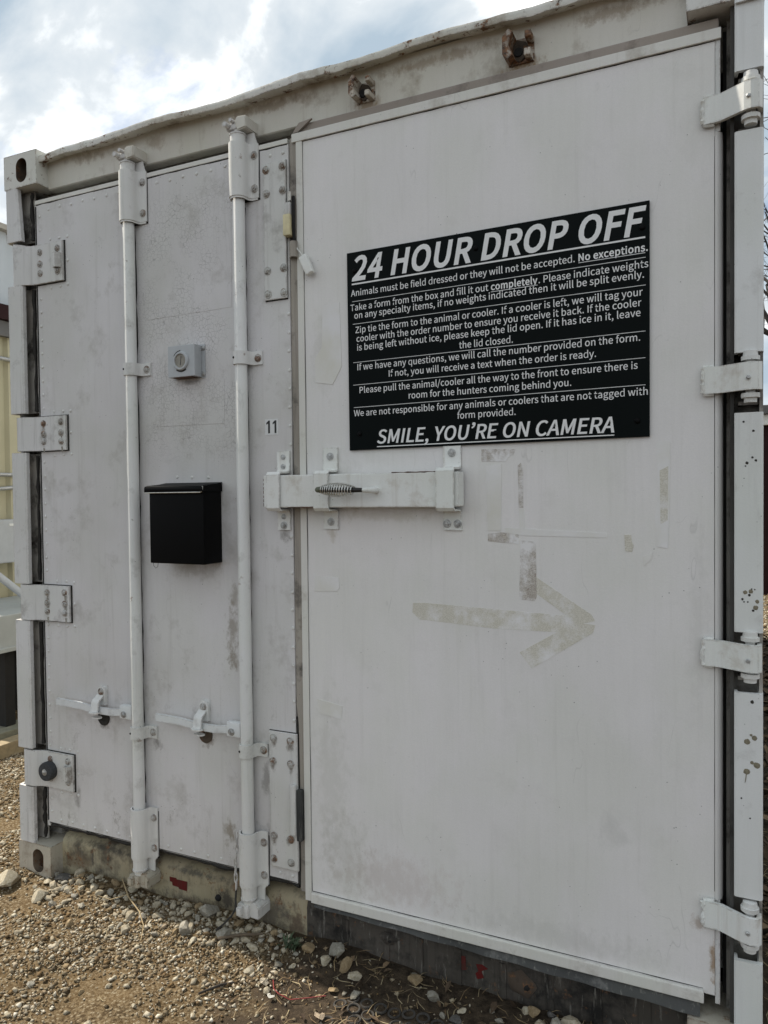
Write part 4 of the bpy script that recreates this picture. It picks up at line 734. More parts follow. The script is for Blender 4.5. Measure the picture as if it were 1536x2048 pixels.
# humanist sans outlines, units: cap height about 255
GL = {' ':(78,[]),',':(97,[[26,-67,54,-49,71,-24,77,7,74,27,65,40,50,44,38,41,30,34,26,22,30,10,38,2,50,-1,54,0,49,-20,37,-36,19,-48]]),'.':(97,[[49,-5,60,-1,69,7,72,20,69,32,60,41,49,44,37,41,29,32,26,20,29,7,37,-1]]),'/':(137,[[4,-63,27,-63,132,278,109,278]]),'2':(194,[[15,0,177,0,177,28,106,28,64,25,117,81,152,134,165,186,155,226,129,252,90,261,60,257,36,244,14,224,33,206,48,221,66,231,86,235,112,229,128,211,133,185,120,138,82,83,15,19]]),'4':(194,[[119,0,149,0,149,71,183,71,183,96,149,96,149,257,114,257,7,92,7,71,119,71],[119,96,40,96,99,184,119,222,121,222,119,175]]),'A':(213,[[1,0,34,0,59,78,153,78,177,0,211,0,124,257,88,257],[67,104,79,144,105,230,106,230,132,144,145,104]]),'C':(223,[[132,-5,163,0,189,12,211,32,193,53,176,37,156,27,133,24,91,37,63,73,54,129,64,185,92,220,134,233,155,230,172,221,187,209,204,230,187,245,163,257,134,261,97,255,66,238,42,211,26,174,20,128,26,82,41,45,65,18,96,1]]),'D':(241,[[35,0,101,0,143,6,176,22,200,49,215,85,220,129,215,174,200,209,176,235,142,251,99,257,35,257],[68,27,68,230,97,230,129,226,155,214,173,193,183,165,187,129,183,94,173,65,155,44,129,31,97,27]]),'E':(206,[[35,0,187,0,187,28,68,28,68,121,165,121,165,149,68,149,68,229,183,229,183,257,35,257]]),'F':(193,[[35,0,68,0,68,115,166,115,166,143,68,143,68,229,183,229,183,257,35,257]]),'H':(255,[[35,0,68,0,68,121,187,121,187,0,220,0,220,257,187,257,187,149,68,149,68,257,35,257]]),'I':(103,[[35,0,68,0,68,257,35,257]]),'L':(190,[[35,0,180,0,180,28,68,28,68,257,35,257]]),'M':(284,[[35,0,64,0,64,142,60,218,62,218,82,159,131,26,153,26,201,159,222,218,223,218,219,142,219,0,249,0,249,257,210,257,161,119,143,66,142,66,123,119,74,257,35,257]]),'N':(253,[[35,0,66,0,66,135,62,215,63,215,91,162,185,0,218,0,218,257,187,257,187,123,192,42,190,42,162,95,68,257,35,257]]),'O':(260,[[130,-5,166,1,196,19,219,47,234,84,239,129,234,175,219,211,196,238,166,255,130,261,94,255,63,238,40,211,26,175,20,129,26,84,40,47,63,19,94,1],[130,24,90,37,63,73,54,129,63,185,90,220,130,233,170,220,197,185,206,129,197,73,170,37]]),'P':(222,[[35,0,68,0,68,102,110,102,141,105,168,114,187,130,200,152,204,181,200,211,187,232,167,246,141,254,109,257,35,257],[68,129,68,230,104,230,142,226,165,211,172,181,165,151,143,134,106,129]]),'R':(222,[[68,135,68,230,111,230,145,226,166,212,173,185,166,157,145,140,111,135],[176,0,213,0,147,112,178,126,198,150,205,185,201,213,189,233,170,247,145,254,116,257,35,257,35,0,68,0,68,109,114,109]]),'S':(209,[[106,-5,153,5,183,31,194,68,187,100,168,122,141,137,104,153,84,162,68,175,62,196,68,215,84,228,110,233,132,230,151,222,168,209,185,230,164,246,139,257,110,261,68,252,39,228,29,193,37,162,57,141,81,127,118,111,140,101,155,87,161,65,154,44,136,29,107,24,81,28,57,39,36,56,17,33,42,13,72,0]]),'T':(210,[[89,0,121,0,121,229,199,229,199,257,11,257,11,229,89,229]]),'U':(252,[[126,-5,156,-1,181,11,201,31,214,63,218,106,218,257,187,257,187,105,179,57,157,31,126,24,96,31,75,57,67,105,67,257,34,257,34,106,39,63,52,31,71,11,97,-1]]),'W':(307,[[63,0,102,0,140,155,153,213,154,213,167,155,206,0,245,0,298,257,267,257,239,117,225,34,223,34,205,117,169,257,140,257,104,117,86,34,85,34,69,117,42,257,9,257]]),'Y':(186,[[77,0,109,0,109,99,186,257,153,257,120,184,94,128,92,128,67,184,34,257,0,257,77,99]]),'Z':(211,[[18,0,195,0,195,28,57,28,193,237,193,257,30,257,30,229,153,229,18,20]]),'a':(197,[[76,-5,99,-1,120,9,139,23,140,23,143,0,169,0,169,117,162,158,141,185,103,195,74,191,49,182,29,170,41,148,58,158,77,165,98,168,122,161,134,144,137,120,71,107,33,84,21,49,28,20,47,2],[85,21,68,24,56,34,51,51,59,73,87,89,137,99,137,46,120,32,103,24]]),'b':(216,[[116,-5,141,0,164,13,182,34,194,62,199,98,190,149,164,183,123,195,102,191,82,182,63,168,64,202,64,279,32,279,32,0,58,0,61,20,62,20,79,7,98,-2],[111,22,97,24,81,30,64,42,64,142,82,156,99,165,115,168,144,159,160,135,165,98,158,57,139,31]]),'c':(179,[[107,-5,129,-2,150,7,169,19,155,41,142,31,127,25,110,22,79,31,59,57,51,95,59,133,80,159,111,168,125,166,137,160,149,152,165,173,150,184,132,192,110,195,81,191,56,178,36,158,23,130,18,95,23,60,35,33,54,12,79,0]]),'d':(217,[[97,-5,119,-1,138,9,155,22,156,22,159,0,185,0,185,279,153,279,153,206,154,173,138,185,121,192,101,195,60,183,30,148,19,95,28,41,55,7],[104,22,76,31,58,56,51,95,59,133,79,159,106,168,122,166,137,160,153,148,153,48,137,34,121,25]]),'e':(194,[[109,-5,133,-2,154,5,172,15,160,36,146,28,130,23,113,21,81,29,59,52,50,88,178,88,179,106,170,153,145,184,103,195,78,191,55,178,36,157,23,129,18,95,23,60,36,33,55,12,80,0],[49,110,59,142,79,163,104,169,129,163,146,143,151,110]]),'f':(114,[[12,164,37,164,37,0,69,0,69,164,110,164,110,190,69,190,69,220,72,241,81,253,96,258,118,252,125,277,93,283,62,276,43,254,37,221,37,190,12,188]]),'g':(197,[[96,-88,147,-78,181,-54,193,-22,185,4,163,19,126,23,89,23,69,26,59,33,56,44,57,53,62,61,68,67,96,60,131,68,156,91,166,126,164,142,158,155,150,166,189,166,189,190,123,190,96,195,61,187,35,163,25,127,29,106,38,89,50,76,50,75,40,66,32,54,29,39,31,26,37,15,46,8,46,6,31,-6,21,-21,18,-37,28,-64,55,-82],[96,82,76,87,61,103,56,127,61,151,76,166,96,172,117,166,131,151,137,127,131,103,116,87],[101,-65,71,-61,52,-50,46,-32,48,-21,54,-10,65,0,90,-3,123,-3,144,-5,157,-13,161,-27,154,-46,133,-60]]),'h':(213,[[32,0,64,0,64,138,82,154,98,164,116,167,137,162,149,145,152,116,152,0,184,0,184,120,178,161,159,186,126,195,102,191,81,179,63,163,64,202,64,279,32,279]]),'i':(96,[[32,0,64,0,64,190,32,190],[48,229,59,232,67,239,70,251,67,262,59,269,48,271,37,269,30,262,27,251,30,239,37,232]]),'k':(193,[[32,0,64,0,64,50,99,92,155,0,190,0,118,113,181,190,146,190,65,90,64,90,64,279,32,279]]),'l':(99,[[66,-5,84,-2,80,23,73,22,69,23,66,28,64,36,64,279,32,279,32,38,36,15,47,0]]),'m':(324,[[32,0,64,0,64,138,81,154,97,164,112,167,132,162,144,145,147,116,147,0,179,0,179,138,196,154,212,164,227,167,247,162,259,145,263,116,263,0,294,0,294,120,288,161,269,186,237,195,215,190,194,178,174,159,164,178,146,191,121,195,100,191,80,179,62,162,62,162,58,190,32,190]]),'n':(214,[[32,0,64,0,64,138,82,154,98,164,116,167,137,162,149,145,152,116,152,0,184,0,184,120,178,161,159,186,126,195,102,191,81,179,62,162,62,162,58,190,32,190]]),'o':(212,[[106,-5,133,0,157,12,176,33,189,60,194,95,189,130,176,158,157,178,133,191,106,195,79,191,55,178,36,158,23,130,18,95,23,60,36,33,55,12,79,0],[106,22,77,31,58,57,51,95,58,133,77,159,106,168,135,159,154,133,161,95,154,57,135,31]]),'p':(217,[[32,-80,64,-80,64,-16,63,18,81,5,98,-2,116,-5,141,0,164,13,182,34,194,62,199,98,190,149,164,183,123,195,101,191,81,181,62,168,62,168,58,190,32,190],[111,22,97,24,81,30,64,42,64,142,82,156,99,165,115,168,144,159,160,135,165,98,158,57,139,31]]),'q':(217,[[153,-80,185,-80,185,190,159,190,156,172,155,172,139,185,121,192,101,195,60,183,30,148,19,95,28,41,55,7,97,-5,118,-1,138,8,154,22,153,-13],[104,22,76,31,58,56,51,95,59,133,79,159,106,168,122,166,137,160,153,148,153,48,137,34,121,25]]),'r':(136,[[32,0,64,0,64,122,79,148,95,162,112,166,131,163,137,191,116,195,96,190,78,176,62,155,62,155,58,190,32,190]]),'s':(164,[[82,-5,120,3,143,24,151,52,142,81,120,98,93,110,73,118,58,128,52,143,56,156,68,166,88,170,103,168,117,162,131,153,146,173,130,184,110,192,87,195,52,188,29,168,22,141,30,115,51,97,77,86,98,78,114,66,120,50,116,35,104,24,83,20,62,23,44,31,27,43,11,22,31,8,56,-1]]),'t':(132,[[92,-5,127,2,121,27,99,21,82,26,72,38,70,58,70,164,121,164,121,190,70,190,70,244,43,244,40,190,9,188,9,164,38,164,38,59,43,25,60,3]]),'u':(213,[[88,-5,112,0,132,12,151,30,152,30,154,0,181,0,181,190,149,190,149,55,132,37,115,26,97,23,77,28,65,45,62,74,62,190,29,190,29,70,36,29,55,4]]),'v':(182,[[73,0,111,0,178,190,146,190,110,82,93,26,91,26,74,82,38,190,5,190]]),'w':(281,[[62,0,99,0,126,102,139,157,141,157,154,103,181,0,220,0,272,190,241,190,213,80,202,27,200,27,187,80,157,190,126,190,96,80,83,27,82,27,70,80,42,190,9,190]]),'x':(174,[[5,0,39,0,64,44,84,78,85,78,106,44,134,0,169,0,106,96,164,190,131,190,107,148,91,117,89,117,70,148,45,190,10,190,68,99]]),'y':(182,[[35,-82,68,-73,91,-50,106,-16,178,190,147,190,112,85,97,31,95,31,76,85,38,190,5,190,81,0,77,-15,67,-36,53,-50,34,-56,19,-53,13,-78]]),'’':(350,[[17,210,24,196,45,211,62,233,68,262,64,279,54,291,40,295,27,292,19,283,16,272,19,261,27,253,39,250,48,253,44,237,33,222]])}
def text_mesh(body, bold=0.0, shear=0.0):
    cu = bpy.data.curves.new('lettering', 'CURVE'); cu.dimensions = '2D'; cu.fill_mode = 'FRONT'; cu.offset = bold
    x = 0
    for ch in body:
        adv, outl = GL[ch]
        if ch == '\u2019': adv = 92
        for q in outl:
            k = len(q)//2; sp = cu.splines.new('POLY'); sp.points.add(k-1); dx = 0
            if ch == '\u2019': dx = 20-min(q[0::2])
            sp.points.foreach_set('co', [v for a in range(k) for v in ((q[2*a]+x+dx)/255+shear*q[2*a+1]/255, q[2*a+1]/255, 0, 1)])
            sp.use_cyclic_u = True
        x += adv + bold*255*1.2
    ob = bpy.data.objects.new('lettering', cu); COL.objects.link(ob)
    bpy.context.view_layer.update(); dg = bpy.context.evaluated_depsgraph_get()
    me = bpy.data.meshes.new_from_object(ob.evaluated_get(dg)); bpy.data.objects.remove(ob); bpy.data.curves.remove(cu)
    return me
CAP = 1.0
def lettering(body, x0, x1, z0, z1, cap, bold=0.0, shear=0.0, y=SY, mat=None, parent=SIGN, name='lettering'):
    me = text_mesh(body, bold, shear); n = len(me.vertices); co = np.empty(n*3, np.float32); me.vertices.foreach_get('co', co); co = co.reshape(-1, 3)
    a, b = co[:, 0].min(), co[:, 0].max(); t = (co[:, 0]-a)/(b-a)
    P = np.stack([x0+t*(x1-x0), np.full(n, y-0.0004), z0+t*(z1-z0)+co[:, 1]*cap/CAP], -1)
    org = Vector(((x0+x1)/2, y-0.0004, min(z0, z1))); P -= np.array(org)
    me.vertices.foreach_set('co', P.astype(np.float32).ravel()); me.materials.clear(); me.materials.append(mat or MT['letter']); me.name = name; me.update()
    return link(bpy.data.objects.new(name, me), parent, org)
def rule(x0, z0, x1, z1, th):
    bm = B(); poly_prism(bm, [(x0, z0-th/2), (x1, z1-th/2), (x1, z1+th/2), (x0, z0+th/2)], SY-0.0004, SY+0.0004, 'Y'); mk('rule', bm, MT['letter'], SIGN)
BD = 0.036
lettering('24 HOUR DROP OFF', 1.389, 2.186, 1.979, 1.989, 0.0635, 0.045, 0.20)
rule(1.389, 1.968, 2.183, 1.980, 0.0042)
c_ = 0.0174
lettering('Animals must be field dressed or they will not be accepted.', 1.386, 2.016, 1.934, 1.944, c_, 0.010)
lettering('No exceptions.', 2.025, 2.189, 1.9445, 1.947, c_, BD); rule(2.025, 1.9405, 2.183, 1.943, 0.0014)
rule(1.390, 1.919, 2.184, 1.932, 0.0013)
lettering('Take a form from the box and fill it out', 1.384, 1.792, 1.893, 1.901, c_, 0.010)
lettering('completely', 1.799, 1.922, 1.901, 1.903, c_, BD); rule(1.799, 1.8965, 1.922, 1.899, 0.0014)
lettering('. Please indicate weights', 1.925, 2.190, 1.903, 1.908, c_, 0.010)
lettering('on any specialty items, if no weights indicated then it will be split evenly.', 1.396, 2.180, 1.870, 1.884, c_, 0.010)
rule(1.391, 1.855, 2.184, 1.866, 0.0013)
lettering('Zip tie the form to the animal or cooler. If a cooler is left, we will tag your', 1.399, 2.177, 1.829, 1.842, c_, 0.010)
lettering('cooler with the order number to ensure you receive it back. If the cooler', 1.402, 2.174, 1.804, 1.817, c_, 0.010)
lettering('is being left without ice, please keep the lid open. If it has ice in it, leave', 1.404, 2.172, 1.779, 1.793, c_, 0.010)
lettering('the lid closed.', 1.710, 1.857, 1.757, 1.759, c_, 0.010)
rule(1.391, 1.746, 2.183, 1.756, 0.0013)
lettering('If we have any questions, we will call the number provided on the form.', 1.404, 2.171, 1.7235, 1.734, c_, 0.010)
lettering('If not, you will receive a text when the order is ready.', 1.502, 2.067, 1.698, 1.704, c_, 0.010)
rule(1.390, 1.682, 2.183, 1.692, 0.0013)
lettering('Please pull the animal/cooler all the way to the front to ensure there is', 1.410, 2.165, 1.658, 1.667, c_, 0.010)
lettering('room for the hunters coming behind you.', 1.562, 2.006, 1.633, 1.637, c_, 0.010)
rule(1.391, 1.618, 2.183, 1.627, 0.0013)
lettering('We are not responsible for any animals or coolers that are not tagged with', 1.391, 2.188, 1.593, 1.603, c_, 0.010)
lettering('form provided.', 1.703, 1.863, 1.570, 1.572, c_, 0.010)
lettering('SMILE, YOU\u2019RE ON CAMERA', 1.463, 2.1088, 1.513, 1.516, 0.0375, 0.018, 0.20); lettering('SMILE, YOU\u2019RE ON CAMERA', 1.4642, 2.110, 1.513, 1.516, 0.0375, 0.018, 0.20, SY-0.00015)
rule(1.463, 1.504, 2.110, 1.509, 0.0026)
SCR = dome(0.0075, 0.004, MT['black'])
for x, z in ((1.398, 2.005), (1.758, 2.016), (2.176, 2.004), (1.409, 1.542), (1.809, 1.527), (2.164, 1.541)): inst('screw', SCR, (x, SY-0.0002, z), SIGN)

# ------------------------------------------------------------------ number decal 11
NUM = thing('number_decal', (1.107, DY, 1.553), 'small white decal with black number 11 beside the latch', 'decal')
film('decal_backing', [(1.083, 1.601), (1.1305, 1.601), (1.1305, 1.553), (1.083, 1.553)], DY-0.0005, MT['decal_white'], NUM, 0.0005)
for x in (1.0875, 1.1105):
    film('digit', [(x+0.007, 1.558), (x+0.0135, 1.558), (x+0.0135, 1.5965), (x+0.0085, 1.5965), (x+0.0005, 1.5895), (x+0.0005, 1.5845), (x+0.007, 1.588)], DY-0.0012, MT['decal_black'], NUM, 0.0003)

# ------------------------------------------------------------------ form box
FB = thing('form_box', (0.81, DY, 1.16), 'black metal form box with hinged lid mounted between the lock rods', 'letter box')
bm = B(); box(bm, 0.703, 0.916, -0.060, DY-0.0005, 1.160, 1.388, 0.0035, 3); mk('box_body', bm, MT['black'], FB, True)
bm = B(); strip_prism(bm, [(DY-0.004, 1.412), (0.0, 1.4075), (-0.060, 1.4025), (-0.069, 1.400), (-0.071, 1.395), (-0.071, 1.386), (-0.069, 1.383), (-0.063, 1.382)], 0.0022, 0.694, 0.922, 'X'); lid = mk('lid', bm, MT['black'], FB, True)
for x in (0.695, 0.9195):
    bm = B(); poly_prism(bm, [(DY-0.004, 1.410), (-0.066, 1.400), (-0.068, 1.384), (DY-0.004, 1.384)], x, x+0.0018, 'X'); mk('lid_cheek', bm, MT['black'], lid)
bm = B(); tube(bm, [(0.696, -0.0695, 1.3815), (0.80, -0.0695, 1.3815), (0.912, -0.0695, 1.3815), (0.918, -0.0695, 1.384), (0.9205, -0.0695, 1.390), (0.921, -0.0695, 1.400)], 0.0018, 6); mk('lid_edge', bm, MT['chrome'], lid)
bm = B(); tube(bm, [(0.706, -0.05, 1.162), (0.708, -0.05, 1.150), (0.716, -0.05, 1.143), (0.724, -0.05, 1.148), (0.727, -0.05, 1.162)], 0.0007, 5); mk('wire_loop', bm, MT['blk_steel'], FB)

# ------------------------------------------------------------------ thermometer box
TB = thing('thermometer_box', (0.80, DY, 1.745), 'small square grey metal box with a round dial on the door', 'thermometer')
bm = B(); box(bm, 0.743, 0.849, -0.008, DY-0.0025, 1.747, 1.846, 0.0015); mk('housing', bm, MT['grey_box'], TB)
bm = B(); box(bm, 0.738, 0.862, DY-0.0024, DY-0.0004, 1.744, 1.850, 0.0); bp = mk('back_plate', bm, MT['grey_box'], TB)
for z in (1.757, 1.838): bolt(0.855, DY-0.003, z, bp, BOLTS)
bm = B(); lathe(bm, [(0.030, -0.008), (0.030, -0.012), (0.027, -0.0155), (0.0225, -0.0155), (0.0215, -0.0105)], (0.7965, 0, 1.7965), 'Y', 32); rg = mk('dial_ring', bm, MT['grey_box'], TB, True)
bm = B(); lathe(bm, [(0.0218, -0.0106), (0.0218, -0.0116)], (0.7965, 0, 1.7965), 'Y', 28); mk('dial_face', bm, MT['dial'], rg)
bm = B(); poly_prism(bm, [(0.795, 1.783), (0.797, 1.782), (0.800, 1.811), (0.799, 1.812)], -0.0126, -0.0118, 'Y'); mk('needle', bm, MT['decal_black'], rg)
for a0, a1 in ((R(95), R(150)), (R(235), R(305))):
    bm = B(); n_ = 8
    strip_prism(bm, [(0.7965+0.0325*math.cos(a0+(a1-a0)*k/n_), 1.7965+0.0325*math.sin(a0+(a1-a0)*k/n_)) for k in range(n_+1)], 0.004, -0.0092, -0.0078, 'Y'); mk('worn_seal', bm, MT['seal'], rg)
bm = B(); box(bm, 0.762, 0.835, -0.006, 0.024, 1.7445, 1.7466); mk('bottom_seam', bm, MT['rust'], TB)

# ------------------------------------------------------------------ slide bolt latch
SB = thing('slide_bolt', (1.42, DY, 1.265), 'long white steel slide bolt with coil spring handle across both doors', 'latch')
bm = B(); box(bm, 1.112, 1.700, -0.027, 0.0195, 1.3335, 1.4285, 0.004); bar = mk('bolt_bar', bm, MT['latch'], SB)
bm = B(); box(bm, 1.7005, 1.722, -0.026, 0.020, 1.335, 1.4275, 0.004); mk('end_stop', bm, MT['latch'], SB)
bm = B()
for k in range(7): box(bm, 1.1095, 1.1145, -0.024, -0.024+random.uniform(.004, .03), 1.337+k*0.0125, 1.337+k*0.0125+random.uniform(.004, .010))
mk('chipped_end', bm, MT['rust'], SB)
bm = B(); pts = [(1.53+k*0.012, -0.0255, 1.4285+random.uniform(-.0012, .0004)) for k in range(12)]; tube(bm, pts, [random.uniform(.0008, .0026) for _ in pts], 5); mk('rust_line', bm, MT['rust'], bar)
bm = B(); pts = [(1.195+k*0.012, -0.0262, 1.3335+random.uniform(-.0004, .0012)) for k in range(9)]; tube(bm, pts, [random.uniform(.0008, .0028) for _ in pts], 5); mk('rust_line', bm, MT['rust'], bar)
# brackets: hat section over the bar, feet on the door
for bi, (x0, x1, zt, zb) in enumerate(((1.127, 1.172, 1.502, 1.265), (1.287, 1.335, 1.507, 1.269), (1.661, 1.712, 1.510, 1.270))):
    prof = [(0.0268, zt), (0.0268, 1.447), (0.022, 1.4385), (0.0, 1.4365), (-0.026, 1.4365), (-0.0325, 1.430), (-0.0325, 1.332), (-0.026, 1.3255), (0.0, 1.3255), (0.022, 1.3235), (0.0268, 1.315), (0.0268, zb)]
    bm = B(); strip_prism(bm, prof, 0.005, x0, x1, 'X'); o = mk('bracket', bm, MT['latch'], SB, True)
    xm = (x0+x1)/2
    if bi == 0: P_ = ((xm, zt-0.018, BOLTS), (xm, zt-0.046, BOLTS), (xm, zb+0.014, BOLTZ), (xm, zb+0.040, BOLTS))
    elif bi == 1: P_ = ((xm, zt-0.026, BOLTZ), (xm, zb+0.022, BOLTZ))
    else: P_ = ((xm, zt-0.03, BOLTZ), (xm-0.015, zb+0.018, BOLTZ), (xm+0.015, zb+0.018, BOLTZ))
    for x, z, me in P_: bolt(x, 0.0243, z, o, me)
# handle
bm = B(); tube(bm, [(1.484, -0.024, 1.381), (1.484, -0.045, 1.381), (1.481, -0.056, 1.381), (1.474, -0.062, 1.381), (1.46, -0.064, 1.3815)], [0.009, 0.0085, 0.008, 0.0075, 0.0065], 12); hd = mk('handle_stem', bm, MT['latch'], SB, True)
bm = B(); tube(bm, [(1.463, -0.064, 1.3815), (1.43, -0.066, 1.382), (1.33, -0.074, 1.384)], [0.0058, 0.0075, 0.0075], 10); mk('handle_core', bm, MT['blk_steel'], SB, True)
bm = B(); pts = []; TN = 13
for k in range(TN*14+1):
    s = k/(TN*14); rr_ = 0.0075+0.0112*math.sin(math.pi*(0.06+0.88*s))**0.9; a = 2*math.pi*TN*s
    c0 = Vector((1.434, -0.066, 1.382)).lerp(Vector((1.337, -0.0735, 1.384)), s); pts.append(c0+Vector((0.08*rr_*math.cos(a), rr_*math.cos(a), rr_*math.sin(a))))
tube(bm, pts, 0.00185, 6); mk('handle_coil', bm, MT['chrome'], SB, True)
bm = B(); lathe(bm, [(0.004, -0.014), (0.0075, -0.010), (0.009, 0.0), (0.009, 0.008)], (1.332, -0.074, 1.384), 'X', 14); mk('handle_tip', bm, MT['olive'], SB, True)

# ------------------------------------------------------------------ door contacts
DS = thing('door_sensor', (1.19, 0.02, 2.13), 'yellowed plastic door sensor beside the torn centre gasket', 'sensor')
bm = B(); box(bm, 1.172, 1.196, 0.004, DY-0.0005, 2.134, 2.196, 0.003); mk('sensor_case', bm, MT['ivory'], DS, True)
bm = B(); box(bm, 1.174, 1.194, 0.010, DY-0.0005, 2.1965, 2.232, 0.002); mk('sensor_cover', bm, MT['hinge'], DS, True)
bm = B(); tube(bm, [(1.199, 0.022, 2.250), (1.2005, 0.018, 2.22), (1.2005, 0.018, 2.16), (1.199, 0.024, 2.115)], 0.005, 8); mk('dark_slot', bm, MT['dark'], DS)
bm = B(); strip_prism(bm, [(1.184, 0.027), (1.190, 0.014), (1.200, 0.006), (1.208, 0.010), (1.212, 0.020)], 0.003, 2.070, 2.116); mk('torn_gasket', bm, MT['gasket'], DS, True)
bm = B(); strip_prism(bm, [(1.180, 0.022), (1.188, 0.012), (1.196, 0.012)], 0.003, 2.236, 2.262); mk('torn_gasket', bm, MT['trim'], DS, True)
DW = thing('door_sensor', (1.245, 0.012, 2.01), 'white plastic door sensor hanging loose and tilted', 'sensor')
bm = B(); box(bm, -0.0125, 0.0125, -0.009, 0.009, -0.030, 0.030, 0.004, 3)
for v in bm.verts: v.co = Matrix.Rotation(R(-24), 4, 'Y') @ v.co; v.co += Vector((1.247, 0.013, 2.040))
mk('sensor_case', bm, MT['white_plastic'], DW, True)
bm = B(); tube(bm, [(1.236, 0.013, 2.066), (1.226, 0.012, 2.080), (1.214, 0.016, 2.092), (1.206, 0.024, 2.11)], 0.0016, 6); mk('sensor_wire', bm, MT['white_plastic'], DW)

# ------------------------------------------------------------------ chain on the second rod
CH = thing('chain', (0.985, -0.004, 0.10), 'short rusty chain hanging beside the lower lock rod bearing', 'chain')
bm = B(); n_ = 12; pts = [Vector((0.0045*math.cos(t), 0, 0.0105*math.sin(t)+(0.006 if math.sin(t) > 0 else -0.006))) for t in [2*math.pi*k/16 for k in range(17)]]
tube(bm, pts, 0.0019, 6, False); LINK = bpy.data.meshes.new('chain_link'); bmesh.ops.recalc_face_normals(bm, faces=bm.faces); bm.to_mesh(LINK); bm.free(); LINK.materials.append(MT['hinge'])
for k in range(8): inst('chain_link', LINK, (0.9835-0.0006*k+0.002*math.sin(k), -0.012, 0.322-k*0.0225), CH, (R(4), 0, R(90)*(k % 2)+R(15)))
bm = B(); tube(bm, [(0.980, -0.012, 0.15), (0.983, -0.02, 0.125), (0.992, -0.03, 0.105), (0.985, -0.045, 0.085), (0.965, -0.06, 0.062), (0.945, -0.07, 0.045)], 0.003, 6); mk('chain_tail', bm, MT['seal'], CH)

# ------------------------------------------------------------------ gravel, stones, litter
def hull(seed, n=11, flat=0.7):
    r_ = np.random.default_rng(seed); bm = B()
    for _ in range(n):
        v = r_.normal(size=3); v /= np.linalg.norm(v); v *= r_.uniform(0.8, 1.1); bm.verts.new((v[0]*1.15, v[1]*0.9, v[2]*flat))
    bmesh.ops.convex_hull(bm, input=bm.verts); 
    for v in [v for v in bm.verts if not v.link_faces]: bm.verts.remove(v)
    bmesh.ops.triangulate(bm, faces=bm.faces); bmesh.ops.recalc_face_normals(bm, faces=bm.faces)
    bm.verts.index_update()
    V = np.array([v.co[:] for v in bm.verts]); Fc = np.array([[v.index for v in f.verts] for f in bm.faces]); bm.free(); return V, Fc
def stone_mat(name, cols, rough=0.9):
    M = Mat(name, rough, 0, 0.2)
    rp = M.g.outputs['Random Per Island']
    c = M.ramp(rp, cols)
    c = M.mix(M.ramp(M.noise(140, 4, 0.65), [(0.35, 0), (0.7, 1)]), c, M.mix(1.0, c, (0.62, 0.58, 0.50), 'MULTIPLY'))
    M.color(c); M.bump(M.noise(260, 4, 0.7), 0.5, 0.002); return M.m
PALE = stone_mat('limestone_gravel', [(0.0, (0.38, 0.33, 0.24)), (0.16, (0.19, 0.14, 0.08)), (0.34, (0.52, 0.48, 0.385)), (0.46, (0.13, 0.098, 0.062)), (0.68, (0.20, 0.13, 0.062)), (0.84, (0.64, 0.60, 0.51)), (0.92, (0.32, 0.26, 0.17)), (1.0, (0.085, 0.064, 0.04))])
HU = [hull(s, 8 + s % 3, 0.5+0.1*(s % 4)) for s in range(12)]
def scatter(n, xr, yr, smin, smax, power, dens, seed, sink=0.25):
    r_ = np.random.default_rng(seed); Vs, Fs, off = [], [], 0
    x = r_.uniform(*xr, n); y = r_.uniform(*yr, n); keep = r_.uniform(size=n) < dens(x, y); x, y = x[keep], y[keep]
    bad = (x > -0.02) & (x < 2.46) & (y > 0.035); x, y = x[~bad], y[~bad]
    s = smin+(smax-smin)*r_.uniform(size=len(x))**power
    z = gh(x, y)+s*(0.5-sink)*0.7
    kind = r_.integers(0, len(HU), len(x))
    for k, (V, Fc) in enumerate(HU):
        i = np.where(kind == k)[0]; m_ = len(i)
        if not m_: continue
        a = r_.uniform(0, 2*math.pi, m_); b = r_.normal(0, 0.35, m_)
        ca, sa, cb, sb = np.cos(a), np.sin(a), np.cos(b), np.sin(b)
        Rm = np.stack([np.stack([ca, -sa*cb, sa*sb], -1), np.stack([sa, ca*cb, -ca*sb], -1), np.stack([np.zeros(m_), sb, cb], -1)], 1)
        P = np.einsum('mij,vj->mvi', Rm, V)*(s[i]/2)[:, None, None] + np.stack([x[i], y[i], z[i]], -1)[:, None, :]
        Vs.append(P.reshape(-1, 3)); Fs.append((Fc[None]+(np.arange(m_)*len(V))[:, None, None]+off).reshape(-1, 3)); off += m_*len(V)
    return np.concatenate(Vs), np.concatenate(Fs)
def d_fine(x, y):
    zone_ = sig((1.12-x-0.25*np.clip(y+0.25, -.3, .3)+0.13*vnoise(x, y, 11, 8))/0.07)
    return np.clip((0.52+0.42*vnoise(x, y, 9, 5)+0.26*vnoise(x, y, 27, 6))*zone_+0.05, 0.02, 1)
AREA = (-1.12, 1.75), (-0.85, 1.0)
V, Fc = scatter(100000, *AREA, 0.0045, 0.0125, 1.3, d_fine, 11)
V2, F2 = scatter(24000, *AREA, 0.011, 0.024, 1.7, d_fine, 12)
V3, F3 = scatter(22000, (-2.6, 3.8), (-2.2, 1.8), 0.006, 0.020, 1.8, lambda x, y: np.where((x > -1.1) & (x < 1.7) & (y > -0.83) & (y < 1.0), 0.0, d_fine(x, y)), 13)
gr = link(bpy.data.objects.new('gravel', np_mesh('gravel', np.concatenate([V, V2, V3]), np.concatenate([Fc, F2+len(V), F3+len(V)+len(V2)]), PALE)), None, (0, 0, 0)); tag(gr, 'fine pale limestone gravel spread over the ground', 'gravel', kind='stuff')
